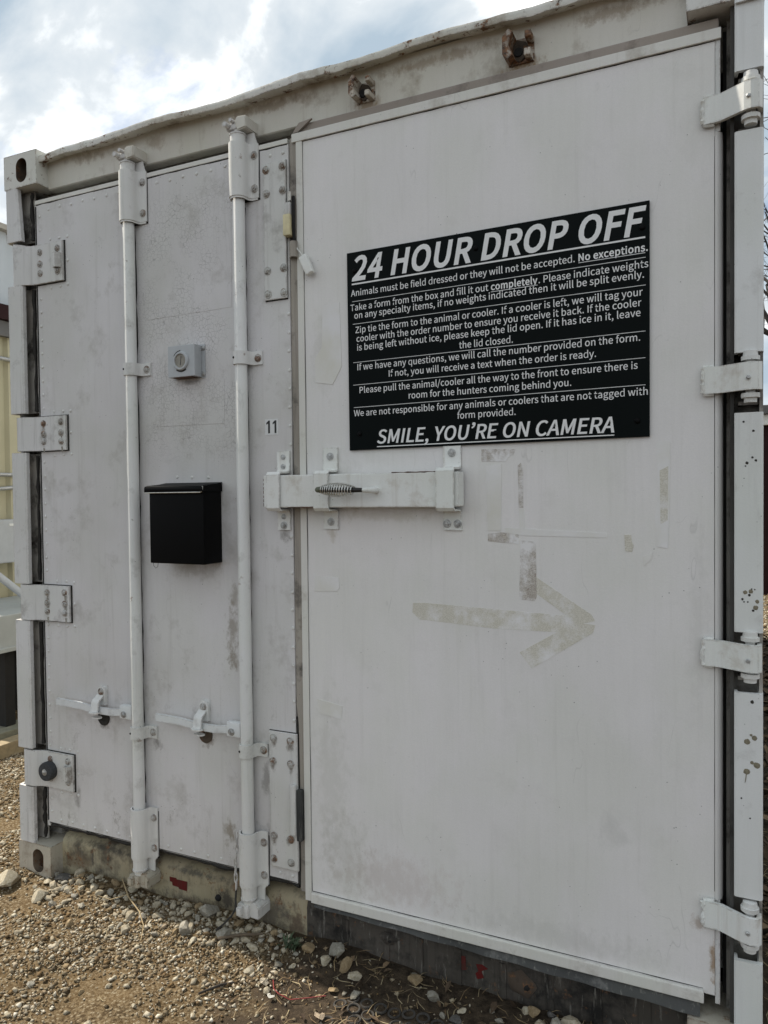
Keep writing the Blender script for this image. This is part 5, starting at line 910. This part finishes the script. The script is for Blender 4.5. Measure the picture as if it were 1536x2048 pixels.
# far gravel beyond the container's end, coarser
V, Fc = scatter(6000, (2.2, 6), (6, 9.4), 0.02, 0.06, 1.5, lambda x, y: np.ones_like(x), 15)
gr2 = link(bpy.data.objects.new('gravel', np_mesh('gravel', V, Fc, PALE)), None, (0, 0, 0)); tag(gr2, 'sunlit pale gravel in front of the maroon shed', 'gravel', kind='stuff')

# stones one can pick out
STM = [stone_mat('stone_pale', [(0, (0.47, 0.43, 0.34)), (1, (0.36, 0.31, 0.23))]), stone_mat('stone_grey', [(0, (0.33, 0.31, 0.265)), (1, (0.25, 0.235, 0.20))]),
       stone_mat('stone_tan', [(0, (0.33, 0.25, 0.15)), (1, (0.24, 0.18, 0.11))]), stone_mat('stone_dark', [(0, (0.15, 0.145, 0.14)), (1, (0.10, 0.095, 0.09))])]
def stone_mesh(seed, mat, flat):
    r_ = random.Random(seed); bm = B(); bmesh.ops.create_icosphere(bm, subdivisions=2, radius=1.0)
    planes = []
    for _ in range(12):
        d = Vector((r_.gauss(0, 1), r_.gauss(0, 1), r_.gauss(0, 1))).normalized(); planes.append((d, r_.uniform(0.45, 0.84)))
    for v in bm.verts:
        for d, h in planes:
            k = v.co.dot(d)-h
            if k > 0: v.co -= d*k
        v.co *= 1+r_.uniform(-.02, .02); v.co.z *= flat; v.co.x *= 1.2
    bmesh.ops.recalc_face_normals(bm, faces=bm.faces); me = bpy.data.meshes.new('stone'); bm.to_mesh(me); bm.free(); me.materials.append(mat)
    for f in me.polygons: f.use_smooth = True
    me.set_sharp_from_angle(angle=R(22)); return me
SM = {k: [stone_mesh(10*k+j, STM[k], (0.62, 0.78, 0.9)[j % 3]) for j in range(5)] for k in range(4)}
def stone(x, y, s, k, label, group=None, j=None):
    z = float(gh(x, y))+s*0.17
    o = inst('stone', SM[k][random.randrange(5) if j is None else j], (x, y, z), None, (random.uniform(-.4, .4), random.uniform(-.4, .4), random.uniform(0, 6.28)), (s/2, s/2*random.uniform(.75, 1.05), s/2))
    return tag(o, label, 'stone', group)
stone(0.055, -0.090, 0.100, 0, 'flat pale slab of stone against the lower left corner casting', j=0)
stone(0.225, 0.0, 0.066, 3, 'dark grey stone tucked beside the lower left corner casting', j=1)
stone(0.240, -0.115, 0.060, 0, 'pale oval stone lying in sunlight before the lower left casting', j=0)
stone(0.872, -0.012, 0.066, 1, 'upright rounded grey stone against the sill left of the chain', j=2)
stone(0.845, -0.088, 0.056, 1, 'smooth grey stone at the edge of the shadow near the chain', j=0)
stone(0.965, -0.052, 0.062, 1, 'mottled grey stone beneath the end of the chain', j=1)
stone(1.325, -0.004, 0.058, 1, 'domed grey stone at the foot of the dark sill', j=0)
stone(1.312, -0.042, 0.036, 0, 'small upright pale stone below the domed grey stone', j=2)
stone(1.245, -0.020, 0.040, 2, 'rust brown stone left of the domed grey stone', j=1)
stone(1.372, -0.030, 0.044, 2, 'tall tan stone leaning right of the domed grey stone', j=2)
stone(1.415, -0.050, 0.042, 0, 'pale angular stone with flat top in the sill shadow', j=3)
stone(1.575, 0.0, 0.042, 2, 'lone tan cube shaped stone against the dark sill', j=1)
stone(1.640, -0.030, 0.048, 1, 'grey stone right of the lone tan cube stone', j=3)
stone(1.905, 0.012, 0.050, 2, 'yellowish stone near the rust hole in the sill', j=3)
stone(2.0, 0.0, 0.055, 0, 'pale stone at the bottom edge below the drip flashing', j=1)
stone(1.97, -0.035, 0.060, 1, 'rough grey stone among leaves near the right sill', j=2)
CW = {0: 'pale', 1: 'grey', 2: 'tan', 3: 'dark'}
def la(x, k): return (CW[k]+' stone piled along the sill '+('between the corner casting and the first lock rod' if x < 0.56 else 'between the two lock rods' if x < 0.99 else 'between the chain and the right door'), 'stones piled along the left door')
def lb(x, y, k): return (CW[k]+' stone lying loose on the gravel '+('left of the container' if x < 0 else 'before the first lock rod' if x < 0.6 else 'near the short dark twig'), 'loose stones on the sunny gravel')
def lc(x, k): return (CW[k]+' stone half buried in dark litter '+('below the left half of the right door' if x < 1.8 else 'below the hinge side of the right door'), 'stones in the dark litter')
rs = random.Random(5); placed = []
def free(x, y, s):
    for a, b, c in placed:
        if (a-x)**2+(b-y)**2 < ((c+s)*0.42)**2: return False
    placed.append((x, y, s)); return True
n_ = 0
while n_ < 125:
    x = rs.uniform(0.16, 1.2); y = 0.028-abs(rs.gauss(0, 0.06)); s = rs.uniform(0.016, 0.040)
    if free(x, y, s): k = rs.choice((0, 0, 0, 1, 2)); stone(x, y, s, k, *la(x, k)); n_ += 1
n_ = 0
while n_ < 90:
    x = rs.uniform(-0.9, 1.25); y = rs.uniform(-0.55, 0.35); s = rs.uniform(0.015, 0.026)
    if x > -0.03 and y > -0.08: continue
    if free(x, y, s): k = rs.choice((0, 0, 0, 0, 2, 1)); stone(x, y, s, k, *lb(x, y, k)); n_ += 1
n_ = 0
while n_ < 34:
    x = rs.uniform(1.2, 2.42); y = rs.uniform(-0.2, 0.03); s = rs.uniform(0.016, 0.036)
    if free(x, y, s): k = rs.choice((0, 1, 1, 2, 2, 3)); stone(x, y, s, k, *lc(x, k)); n_ += 1

# dry grass, straw and leaf litter
def blades(n, xr, yr, dens, L0, L1, w, seed, lie=0.9):
    r_ = np.random.default_rng(seed); x = r_.uniform(*xr, n); y = r_.uniform(*yr, n); k = r_.uniform(size=n) < dens(x, y); x, y = x[k], y[k]
    bad = (x > -0.02) & (x < 2.46) & (y > 0.04); x, y = x[~bad], y[~bad]; m_ = len(x)
    a = r_.uniform(0, 6.28, m_); l = r_.uniform(L0, L1, m_); el = np.abs(r_.normal(0, 0.35, m_))*lie
    base = np.stack([x, y, gh(x, y)+0.003], -1); d = np.stack([np.cos(a)*np.cos(el), np.sin(a)*np.cos(el), np.sin(el)], -1); sd = np.stack([-np.sin(a), np.cos(a), np.zeros(m_)], -1)*w
    bend = np.stack([np.cos(a+1.2), np.sin(a+1.2), -0.2*np.ones(m_)], -1)*(l*0.18)[:, None]
    mid = base+d*(l*0.5)[:, None]+bend*0.6+np.array([0, 0, 0.002]); tip = base+d*l[:, None]-bend*0.3
    upv = np.array([0, 0, w*1.2])
    V = np.stack([base-sd, base+sd, mid-sd, mid+sd, mid+upv, tip], 1).reshape(-1, 3)
    o = (np.arange(m_)*6)[:, None]
    F = np.concatenate([o+np.array([[0, 1, 4]]), o+np.array([[0, 4, 2]]), o+np.array([[1, 3, 4]]), o+np.array([[2, 4, 5]]), o+np.array([[4, 3, 5]])])
    return V, F
GRM = stone_mat('dry_grass', [(0, (0.30, 0.23, 0.13)), (0.4, (0.18, 0.12, 0.07)), (0.7, (0.42, 0.35, 0.22)), (1, (0.10, 0.07, 0.045))])
dl = lambda x, y: np.clip(sig((x-1.22+0.12*vnoise(x, y, 11, 8))/0.07), 0.015, 1)
V, Fc = blades(16000, (-0.8, 3.6), (-1.6, 1.6), dl, 0.015, 0.06, 0.0011, 21)
dg_ = link(bpy.data.objects.new('dry_grass', np_mesh('dry_grass', V, Fc, GRM)), None, (0, 0, 0)); tag(dg_, 'matted dry brown grass and straw beside the right door', 'dry grass', kind='stuff')
def leaves(n, xr, yr, seed, s0, s1):
    r_ = np.random.default_rng(seed); x = r_.uniform(*xr, n); y = r_.uniform(*yr, n)
    bad = (x > -0.02) & (x < 2.46) & (y > 0.03); x, y = x[~bad], y[~bad]; m_ = len(x); a = r_.uniform(0, 6.28, m_); s = r_.uniform(s0, s1, m_); t = r_.normal(0, 0.45, (m_, 2))
    u = np.stack([np.cos(a), np.sin(a), t[:, 0]], -1)*s[:, None]; v = np.stack([-np.sin(a), np.cos(a), t[:, 1]], -1)*(s*0.45)[:, None]
    c = np.stack([x, y, gh(x, y)+0.006+s*0.3], -1); cu = np.array([0, 0, 1.0])*(s*0.25)[:, None]
    V = np.stack([c-u, c-u*0.2+v+cu, c+u*0.4+v*0.8+cu, c+u, c+u*0.4-v*0.8+cu, c-u*0.2-v+cu, c], 1).reshape(-1, 3); o = (np.arange(m_)*7)[:, None]
    return V, np.concatenate([o+np.array([[i, (i+1) % 6, 6]]) for i in range(6)])
V, Fc = leaves(5200, (2.44, 5.0), (-0.6, 6.2), 31, 0.02, 0.05); V2, F2 = leaves(160, (1.3, 2.5), (-0.6, 0.02), 32, 0.008, 0.02)
LFM = stone_mat('dead_leaves', [(0, (0.06, 0.042, 0.03)), (0.5, (0.12, 0.085, 0.055)), (0.8, (0.20, 0.14, 0.085)), (1, (0.04, 0.032, 0.025))])
lf = link(bpy.data.objects.new('leaf_litter', np_mesh('leaf_litter', np.concatenate([V, V2]), np.concatenate([Fc, F2+len(V)]), LFM)), None, (0, 0, 0)); tag(lf, 'dark brown leaf litter along the right side of the container', 'leaf litter', kind='stuff')
def on(x, y, dz=0.006): return (x, y, float(gh(x, y))+dz)
bm = B(); tube(bm, [on(1.205, -0.150), on(1.226, -0.178, .010), on(1.250, -0.192, .014), on(1.285, -0.190, .008), on(1.33, -0.170, .012), on(1.372, -0.146)], 0.0015, 6); tag(mk('wire', bm, simple('red_wire', (0.20, 0.025, 0.022), 0.5)), 'thin red wire lying on the dirt below the right door', 'wire')
bm = B(); tube(bm, [on(0.50, 0.0, .05), on(0.56, -0.035, .03), on(0.64, -0.07, .02), on(0.69, -0.105, .01), on(0.735, -0.165, .008)], [.0018, .0022, .002, .0016, .001], 6); tube(bm, [on(0.55, -0.03, .032), on(0.50, -0.055, .02), on(0.45, -0.06, .012)], [.0016, .0014, .001], 5); tag(mk('twig', bm, simple('pale_twig', (0.33, 0.25, 0.14), 0.9)), 'thin pale twig lying below the first lock rod', 'twig')
bm = B(); tube(bm, [on(1.04, -0.270), on(1.075, -0.215, .010), on(1.098, -0.185)], [.003, .004, .002], 6); tag(mk('twig', bm, simple('dark_twig', (0.035, 0.028, 0.022), 0.9)), 'short dark twig lying on the sunny gravel', 'twig')
bm = B(); tube(bm, [on(0.965, -0.085, .02), on(1.03, -0.062, .025), on(1.09, -0.03, .02)], [.004, .005, .003], 6); tag(mk('twig', bm, simple('shaded_twig', (0.10, 0.075, 0.05), 0.9)), 'brown stick in the shadow beside the mottled grey stone', 'twig')
def scrap(x, y, s, col, label, cat, name):
    bm = B(); r_ = random.Random(int(x*1e4)); c = Vector(on(x, y, 0.010)); n = 8; ring = [c+Vector((math.cos(t)*s*r_.uniform(.6, 1), math.sin(t)*s*0.7*r_.uniform(.6, 1), r_.uniform(-.3, .5)*s)) for t in [6.283*k/n for k in range(n)]]
    vv = [bm.verts.new(q) for q in ring]; ct = bm.verts.new(c+Vector((0, 0, s*0.3)))
    for k in range(n): bm.faces.new((vv[k], vv[(k+1) % n], ct))
    bmesh.ops.solidify(bm, geom=bm.faces[:], thickness=0.0012); tag(mk(name, bm, simple(name+'_stuff', col, 0.8)), label, cat)
scrap(1.232, -0.203, 0.017, (0.66, 0.64, 0.58), 'white scrap at the left end of the red wire', 'scrap', 'paper_scrap')
scrap(1.185, -0.165, 0.018, (0.60, 0.53, 0.42), 'curled pale leaf left of the red wire', 'leaf', 'dead_leaf')
scrap(1.400, -0.225, 0.018, (0.58, 0.47, 0.34), 'curled tan leaf at the bottom edge below the red wire', 'leaf', 'dead_leaf')
# ring mat half buried
RM = thing('ring_mat', on(1.66, -0.13, 0), 'half buried black rubber ring mat in the dirt at the bottom edge', 'mat')
bm = B(); pts = [(0.016*math.cos(t), 0.016*math.sin(t), 0) for t in [2*math.pi*k/18 for k in range(19)]]; tube(bm, pts, 0.0032, 6, False); bmesh.ops.recalc_face_normals(bm, faces=bm.faces); RG = bpy.data.meshes.new('ring'); bm.to_mesh(RG); bm.free(); RG.materials.append(simple('dusty_rubber', (0.045, 0.04, 0.034), 0.9, 0, 0.4, 60))
for i in range(11):
    for j in range(4):
        x = 1.42+i*0.040+(0.02 if j % 2 else 0); y = -0.225+j*0.036+0.10*(x-1.42)*0.6
        if random.random() < 0.8: inst('ring', RG, on(x, y, 0.0015), RM, (random.uniform(-.1, .1), random.uniform(-.1, .1), 0))
# weeds
def weed(x, y, n, h, label):
    bm = B(); r_ = random.Random(int(x*1000)); c = Vector(on(x, y, 0))
    for _ in range(n):
        a = r_.uniform(0, 6.28); L_ = h*r_.uniform(.5, 1); d = Vector((math.cos(a), math.sin(a), r_.uniform(.5, 1.6))).normalized(); p0 = c+Vector((r_.uniform(-.02, .02), r_.uniform(-.02, .01), 0)); s = d.cross(Vector((0, 0, 1))).normalized()*0.003
        q = [p0-s*.5, p0+s*.5, p0+d*L_*.6+s, p0+d*L_*.6-s, p0+d*L_+Vector((d.x, d.y, -.6))*L_*.25]; v = [bm.verts.new(k) for k in q]; bm.faces.new((v[0], v[1], v[2], v[3])); bm.faces.new((v[3], v[2], v[4]))
    tag(mk('weed', bm, simple('weed_green', (0.05, 0.075, 0.035), 0.7, 0, 0.4, 60)), label, 'weed')
weed(1.185, -0.015, 40, 0.05, 'small dark green weed under the edge between the doors')

# ------------------------------------------------------------------ left neighbour: metal building, platform, timbers
def ribwall(name, X, y0, y1, z0, z1, mat, parent, pitch=0.20):
    bm = B(); pts = []; y = y0
    while y < y1:
        pts += [(X, y), (X, y+pitch*0.58), (X+0.028, y+pitch*0.66), (X+0.028, y+pitch*0.92)]; y += pitch
    pts.append((X, y)); strip_prism(bm, pts, 0.004, z0, z1); return mk(name, bm, mat, parent)
CREAM = simple('cream_siding', (0.44, 0.405, 0.27), 0.5, 0, 0.05, 3, 0.05); WSID = simple('white_siding', (0.46, 0.49, 0.51), 0.45, 0, 0.05, 3, 0.05); MAROON = simple('maroon_trim', (0.022, 0.007, 0.007), 0.6, 0, 0.2, 8, spec=0.15); GREYB = simple('grey_trim', (0.10, 0.095, 0.09), 0.6, 0, 0.15, 8)
BX = -1.9
BLD = thing('metal_building', (BX-1.5, 5, 0), 'cream and white ribbed metal building left of the container', 'building')
ribwall('lower_wall', BX, 1.15, 9.0, 0.0, 2.50, CREAM, BLD); ribwall('upper_wall', BX-0.06, 1.15, 9.0, 2.50, 3.10, WSID, BLD)
bm = B(); box(bm, BX-4, BX-0.12, 1.16, 9.0, 0.0, 3.08); mk('end_wall', bm, CREAM, BLD)
bm = B(); box(bm, BX-0.06, BX+0.10, 1.12, 9.0, 2.50, 2.595, 0.004); mk('trim_band', bm, MAROON, BLD)
bm = B(); box(bm, BX+0.03, BX+0.07, 1.12, 9.0, 2.40, 2.498, 0.004); mk('trim_band', bm, GREYB, BLD)
bm = B(); box(bm, BX-4.1, BX+0.02, 1.05, 9.1, 3.10, 3.135); mk('roof_edge', bm, simple('roof_edge_metal', (0.35, 0.32, 0.27), 0.6), BLD)
for zc_, lab in ((2.26, 'upper grey conduit along the cream wall'), (1.52, 'middle grey conduit with coupling on the cream wall'), (1.44, 'lower grey conduit just under the coupled one')):
    t_ = thing('conduit', (BX+0.06, 3, zc_), lab, 'conduit')
    bm = B(); tube(bm, [(BX+0.05, 1.2, zc_-(0.02 if zc_ < 1.5 else 0)), (BX+0.05, 1.42, zc_-(0.008 if zc_ < 1.5 else 0)), (BX+0.05, 1.5, zc_), (BX+0.05, 6, zc_)], 0.013, 10); mk('pipe', bm, MT['zinc'], t_, True)
    bm = B(); lathe(bm, [(0.019, 1.555), (0.019, 1.62)], (BX+0.05, 0, zc_), 'Y', 12); mk('coupling', bm, MT['rubber'], t_)
DB = thing('disconnect_box', (BX+0.1, 1.45, 1.0), 'grey electrical disconnect box on the cream wall', 'electrical box')
bm = B(); box(bm, BX+0.03, BX+0.16, 1.22, 1.47, 0.965, 1.235, 0.006); mk('box_case', bm, MT['grey_box'], DB)
bm = B(); box(bm, BX+0.05, BX+0.163, 1.36, 1.45, 1.195, 1.21); mk('label_plate', bm, MT['white_plastic'], DB)
bm = B(); box(bm, BX+0.06, BX+0.09, 1.471, 1.49, 1.08, 1.18, 0.004); box(bm, BX+0.06, BX+0.12, 1.475, 1.50, 1.16, 1.225, 0.006); mk('lever', bm, MT['rubber'], DB)
PF = thing('steel_platform', (-1.3, 1.8, 0), 'grey steel platform edge with dark space under it', 'platform')
GP = simple('platform_grey', (0.36, 0.375, 0.36), 0.55, 0, 0.08, 10)
bm = B(); box(bm, -1.86, -1.2, 0.86, 4.5, 0.545, 0.735, 0.006); mk('deck_edge', bm, GP, PF)
bm = B(); box(bm, -1.215, -1.185, 0.85, 4.5, 0.535, 0.560, 0.004); mk('bottom_flange', bm, GP, PF)
bm = B(); box(bm, -1.84, -1.80, 0.9, 4.5, 0.0, 0.54); mk('back_panel', bm, MT['dark'], PF)
for y in (0.92, 2.2, 3.6):
    bm = B(); box(bm, -1.30, -1.24, y, y+0.06, 0.0, 0.544); mk('support_leg', bm, MT['dark'], PF)
bm = B(); tube(bm, [(-1.55, 0.9, 1.10), (-1.35, 1.22, 0.74)], 0.022, 10); mk('diagonal_brace', bm, MT['grey_box'], PF, True)
WOOD = simple('weathered_timber', (0.30, 0.235, 0.14), 0.85, 0, 0.25, 25, 0.5); WOODG = simple('green_grey_timber', (0.17, 0.165, 0.12), 0.85, 0, 0.25, 25, 0.5)
bm = B(); box(bm, -1.16, -1.075, 0.50, 4.0, 0.0, 0.085, 0.005); tag(mk('timber', bm, WOOD), 'weathered tan timber beam lying beside the left gravel', 'timber')
bm = B(); box(bm, -1.31, -1.165, 0.50, 4.0, 0.0, 0.115, 0.005); tag(mk('timber', bm, WOODG), 'greenish grey timber plank behind the tan beam', 'timber')
for i in range(9):
    y = 0.8+i*0.17; stn = inst('stone', SM[3][i % 5], (-1.52+0.05*math.sin(i*3), y, 0.05), None, (0, 0, i), (.07, .06, .05)); tag(stn, 'dark rubble stone in the shade under the grey platform', 'stone', 'rubble under the platform')

# ------------------------------------------------------------------ right background: shed and bare trees
SH = thing('shed', (5.5, 11, 0), 'low maroon shed with white fascia beyond the container', 'shed')
bm = B(); box(bm, 2.60, 9.5, 9.45, 13.0, -0.05, 2.27); mk('shed_wall', bm, MAROON, SH)
bm = B(); box(bm, 2.50, 9.6, 9.35, 9.445, 2.24, 2.38, 0.01); mk('fascia', bm, MT['white_plastic'], SH)
bm = B(); box(bm, 2.45, 9.65, 9.28, 13.1, 2.382, 2.50, 0.01); mk('shed_roof', bm, GREYB, SH)
BARK = simple('grey_bark', (0.055, 0.047, 0.042), 0.9, 0, 0.3, 20, 0.5)
def tree(x, y, h, seed, label):
    r_ = random.Random(seed); t_ = thing('bare_tree', (x, y, -0.03), label, 'tree', None)
    bt, bc = B(), B(); trunk = [Vector((x, y, -0.05))]
    for k in range(1, 6): trunk.append(Vector((x+r_.uniform(-.15, .15)*k*.4, y+r_.uniform(-.15, .15)*k*.4, h*0.11*k)))
    tube(bt, trunk, [0.17-0.018*k for k in range(6)], 10)
    def grow(p0, d, L_, r0, lev):
        pts = [p0]; q = p0.copy(); dd = d.copy()
        for k in range(4): dd = (dd+Vector((r_.gauss(0, .16), r_.gauss(0, .16), r_.gauss(0.03, .12)))).normalized(); q = q+dd*L_/4; pts.append(q.copy())
        tube(bc, pts, [r0*(1-.17*k) for k in range(5)], 5 if lev < 2 else 3, False)
        if lev < 4:
            for _ in range(4 if lev < 2 else 3):
                k = r_.randint(1, 4); nd = (dd+Vector((r_.gauss(0, .75), r_.gauss(0, .75), r_.gauss(0.1, .45)))).normalized(); grow(pts[k], nd, L_*r_.uniform(.5, .75), r0*0.5, lev+1)
    for k in range(7):
        a = k*2.4+r_.uniform(-.4, .4); grow(trunk[r_.randint(2, 5)], Vector((math.cos(a), math.sin(a), r_.uniform(.5, 1.6))).normalized(), h*0.26, 0.07, 0)
    grow(trunk[-1], Vector((0, 0, 1)), h*0.28, 0.08, 0)
    mk('trunk', bt, BARK, t_, True); mk('crown', bc, BARK, t_)
tree(3.6, 15.5, 11.5, 3, 'tall bare tree just right of the container'); tree(6.8, 17.0, 10.0, 9, 'bare tree farther right behind the shed')
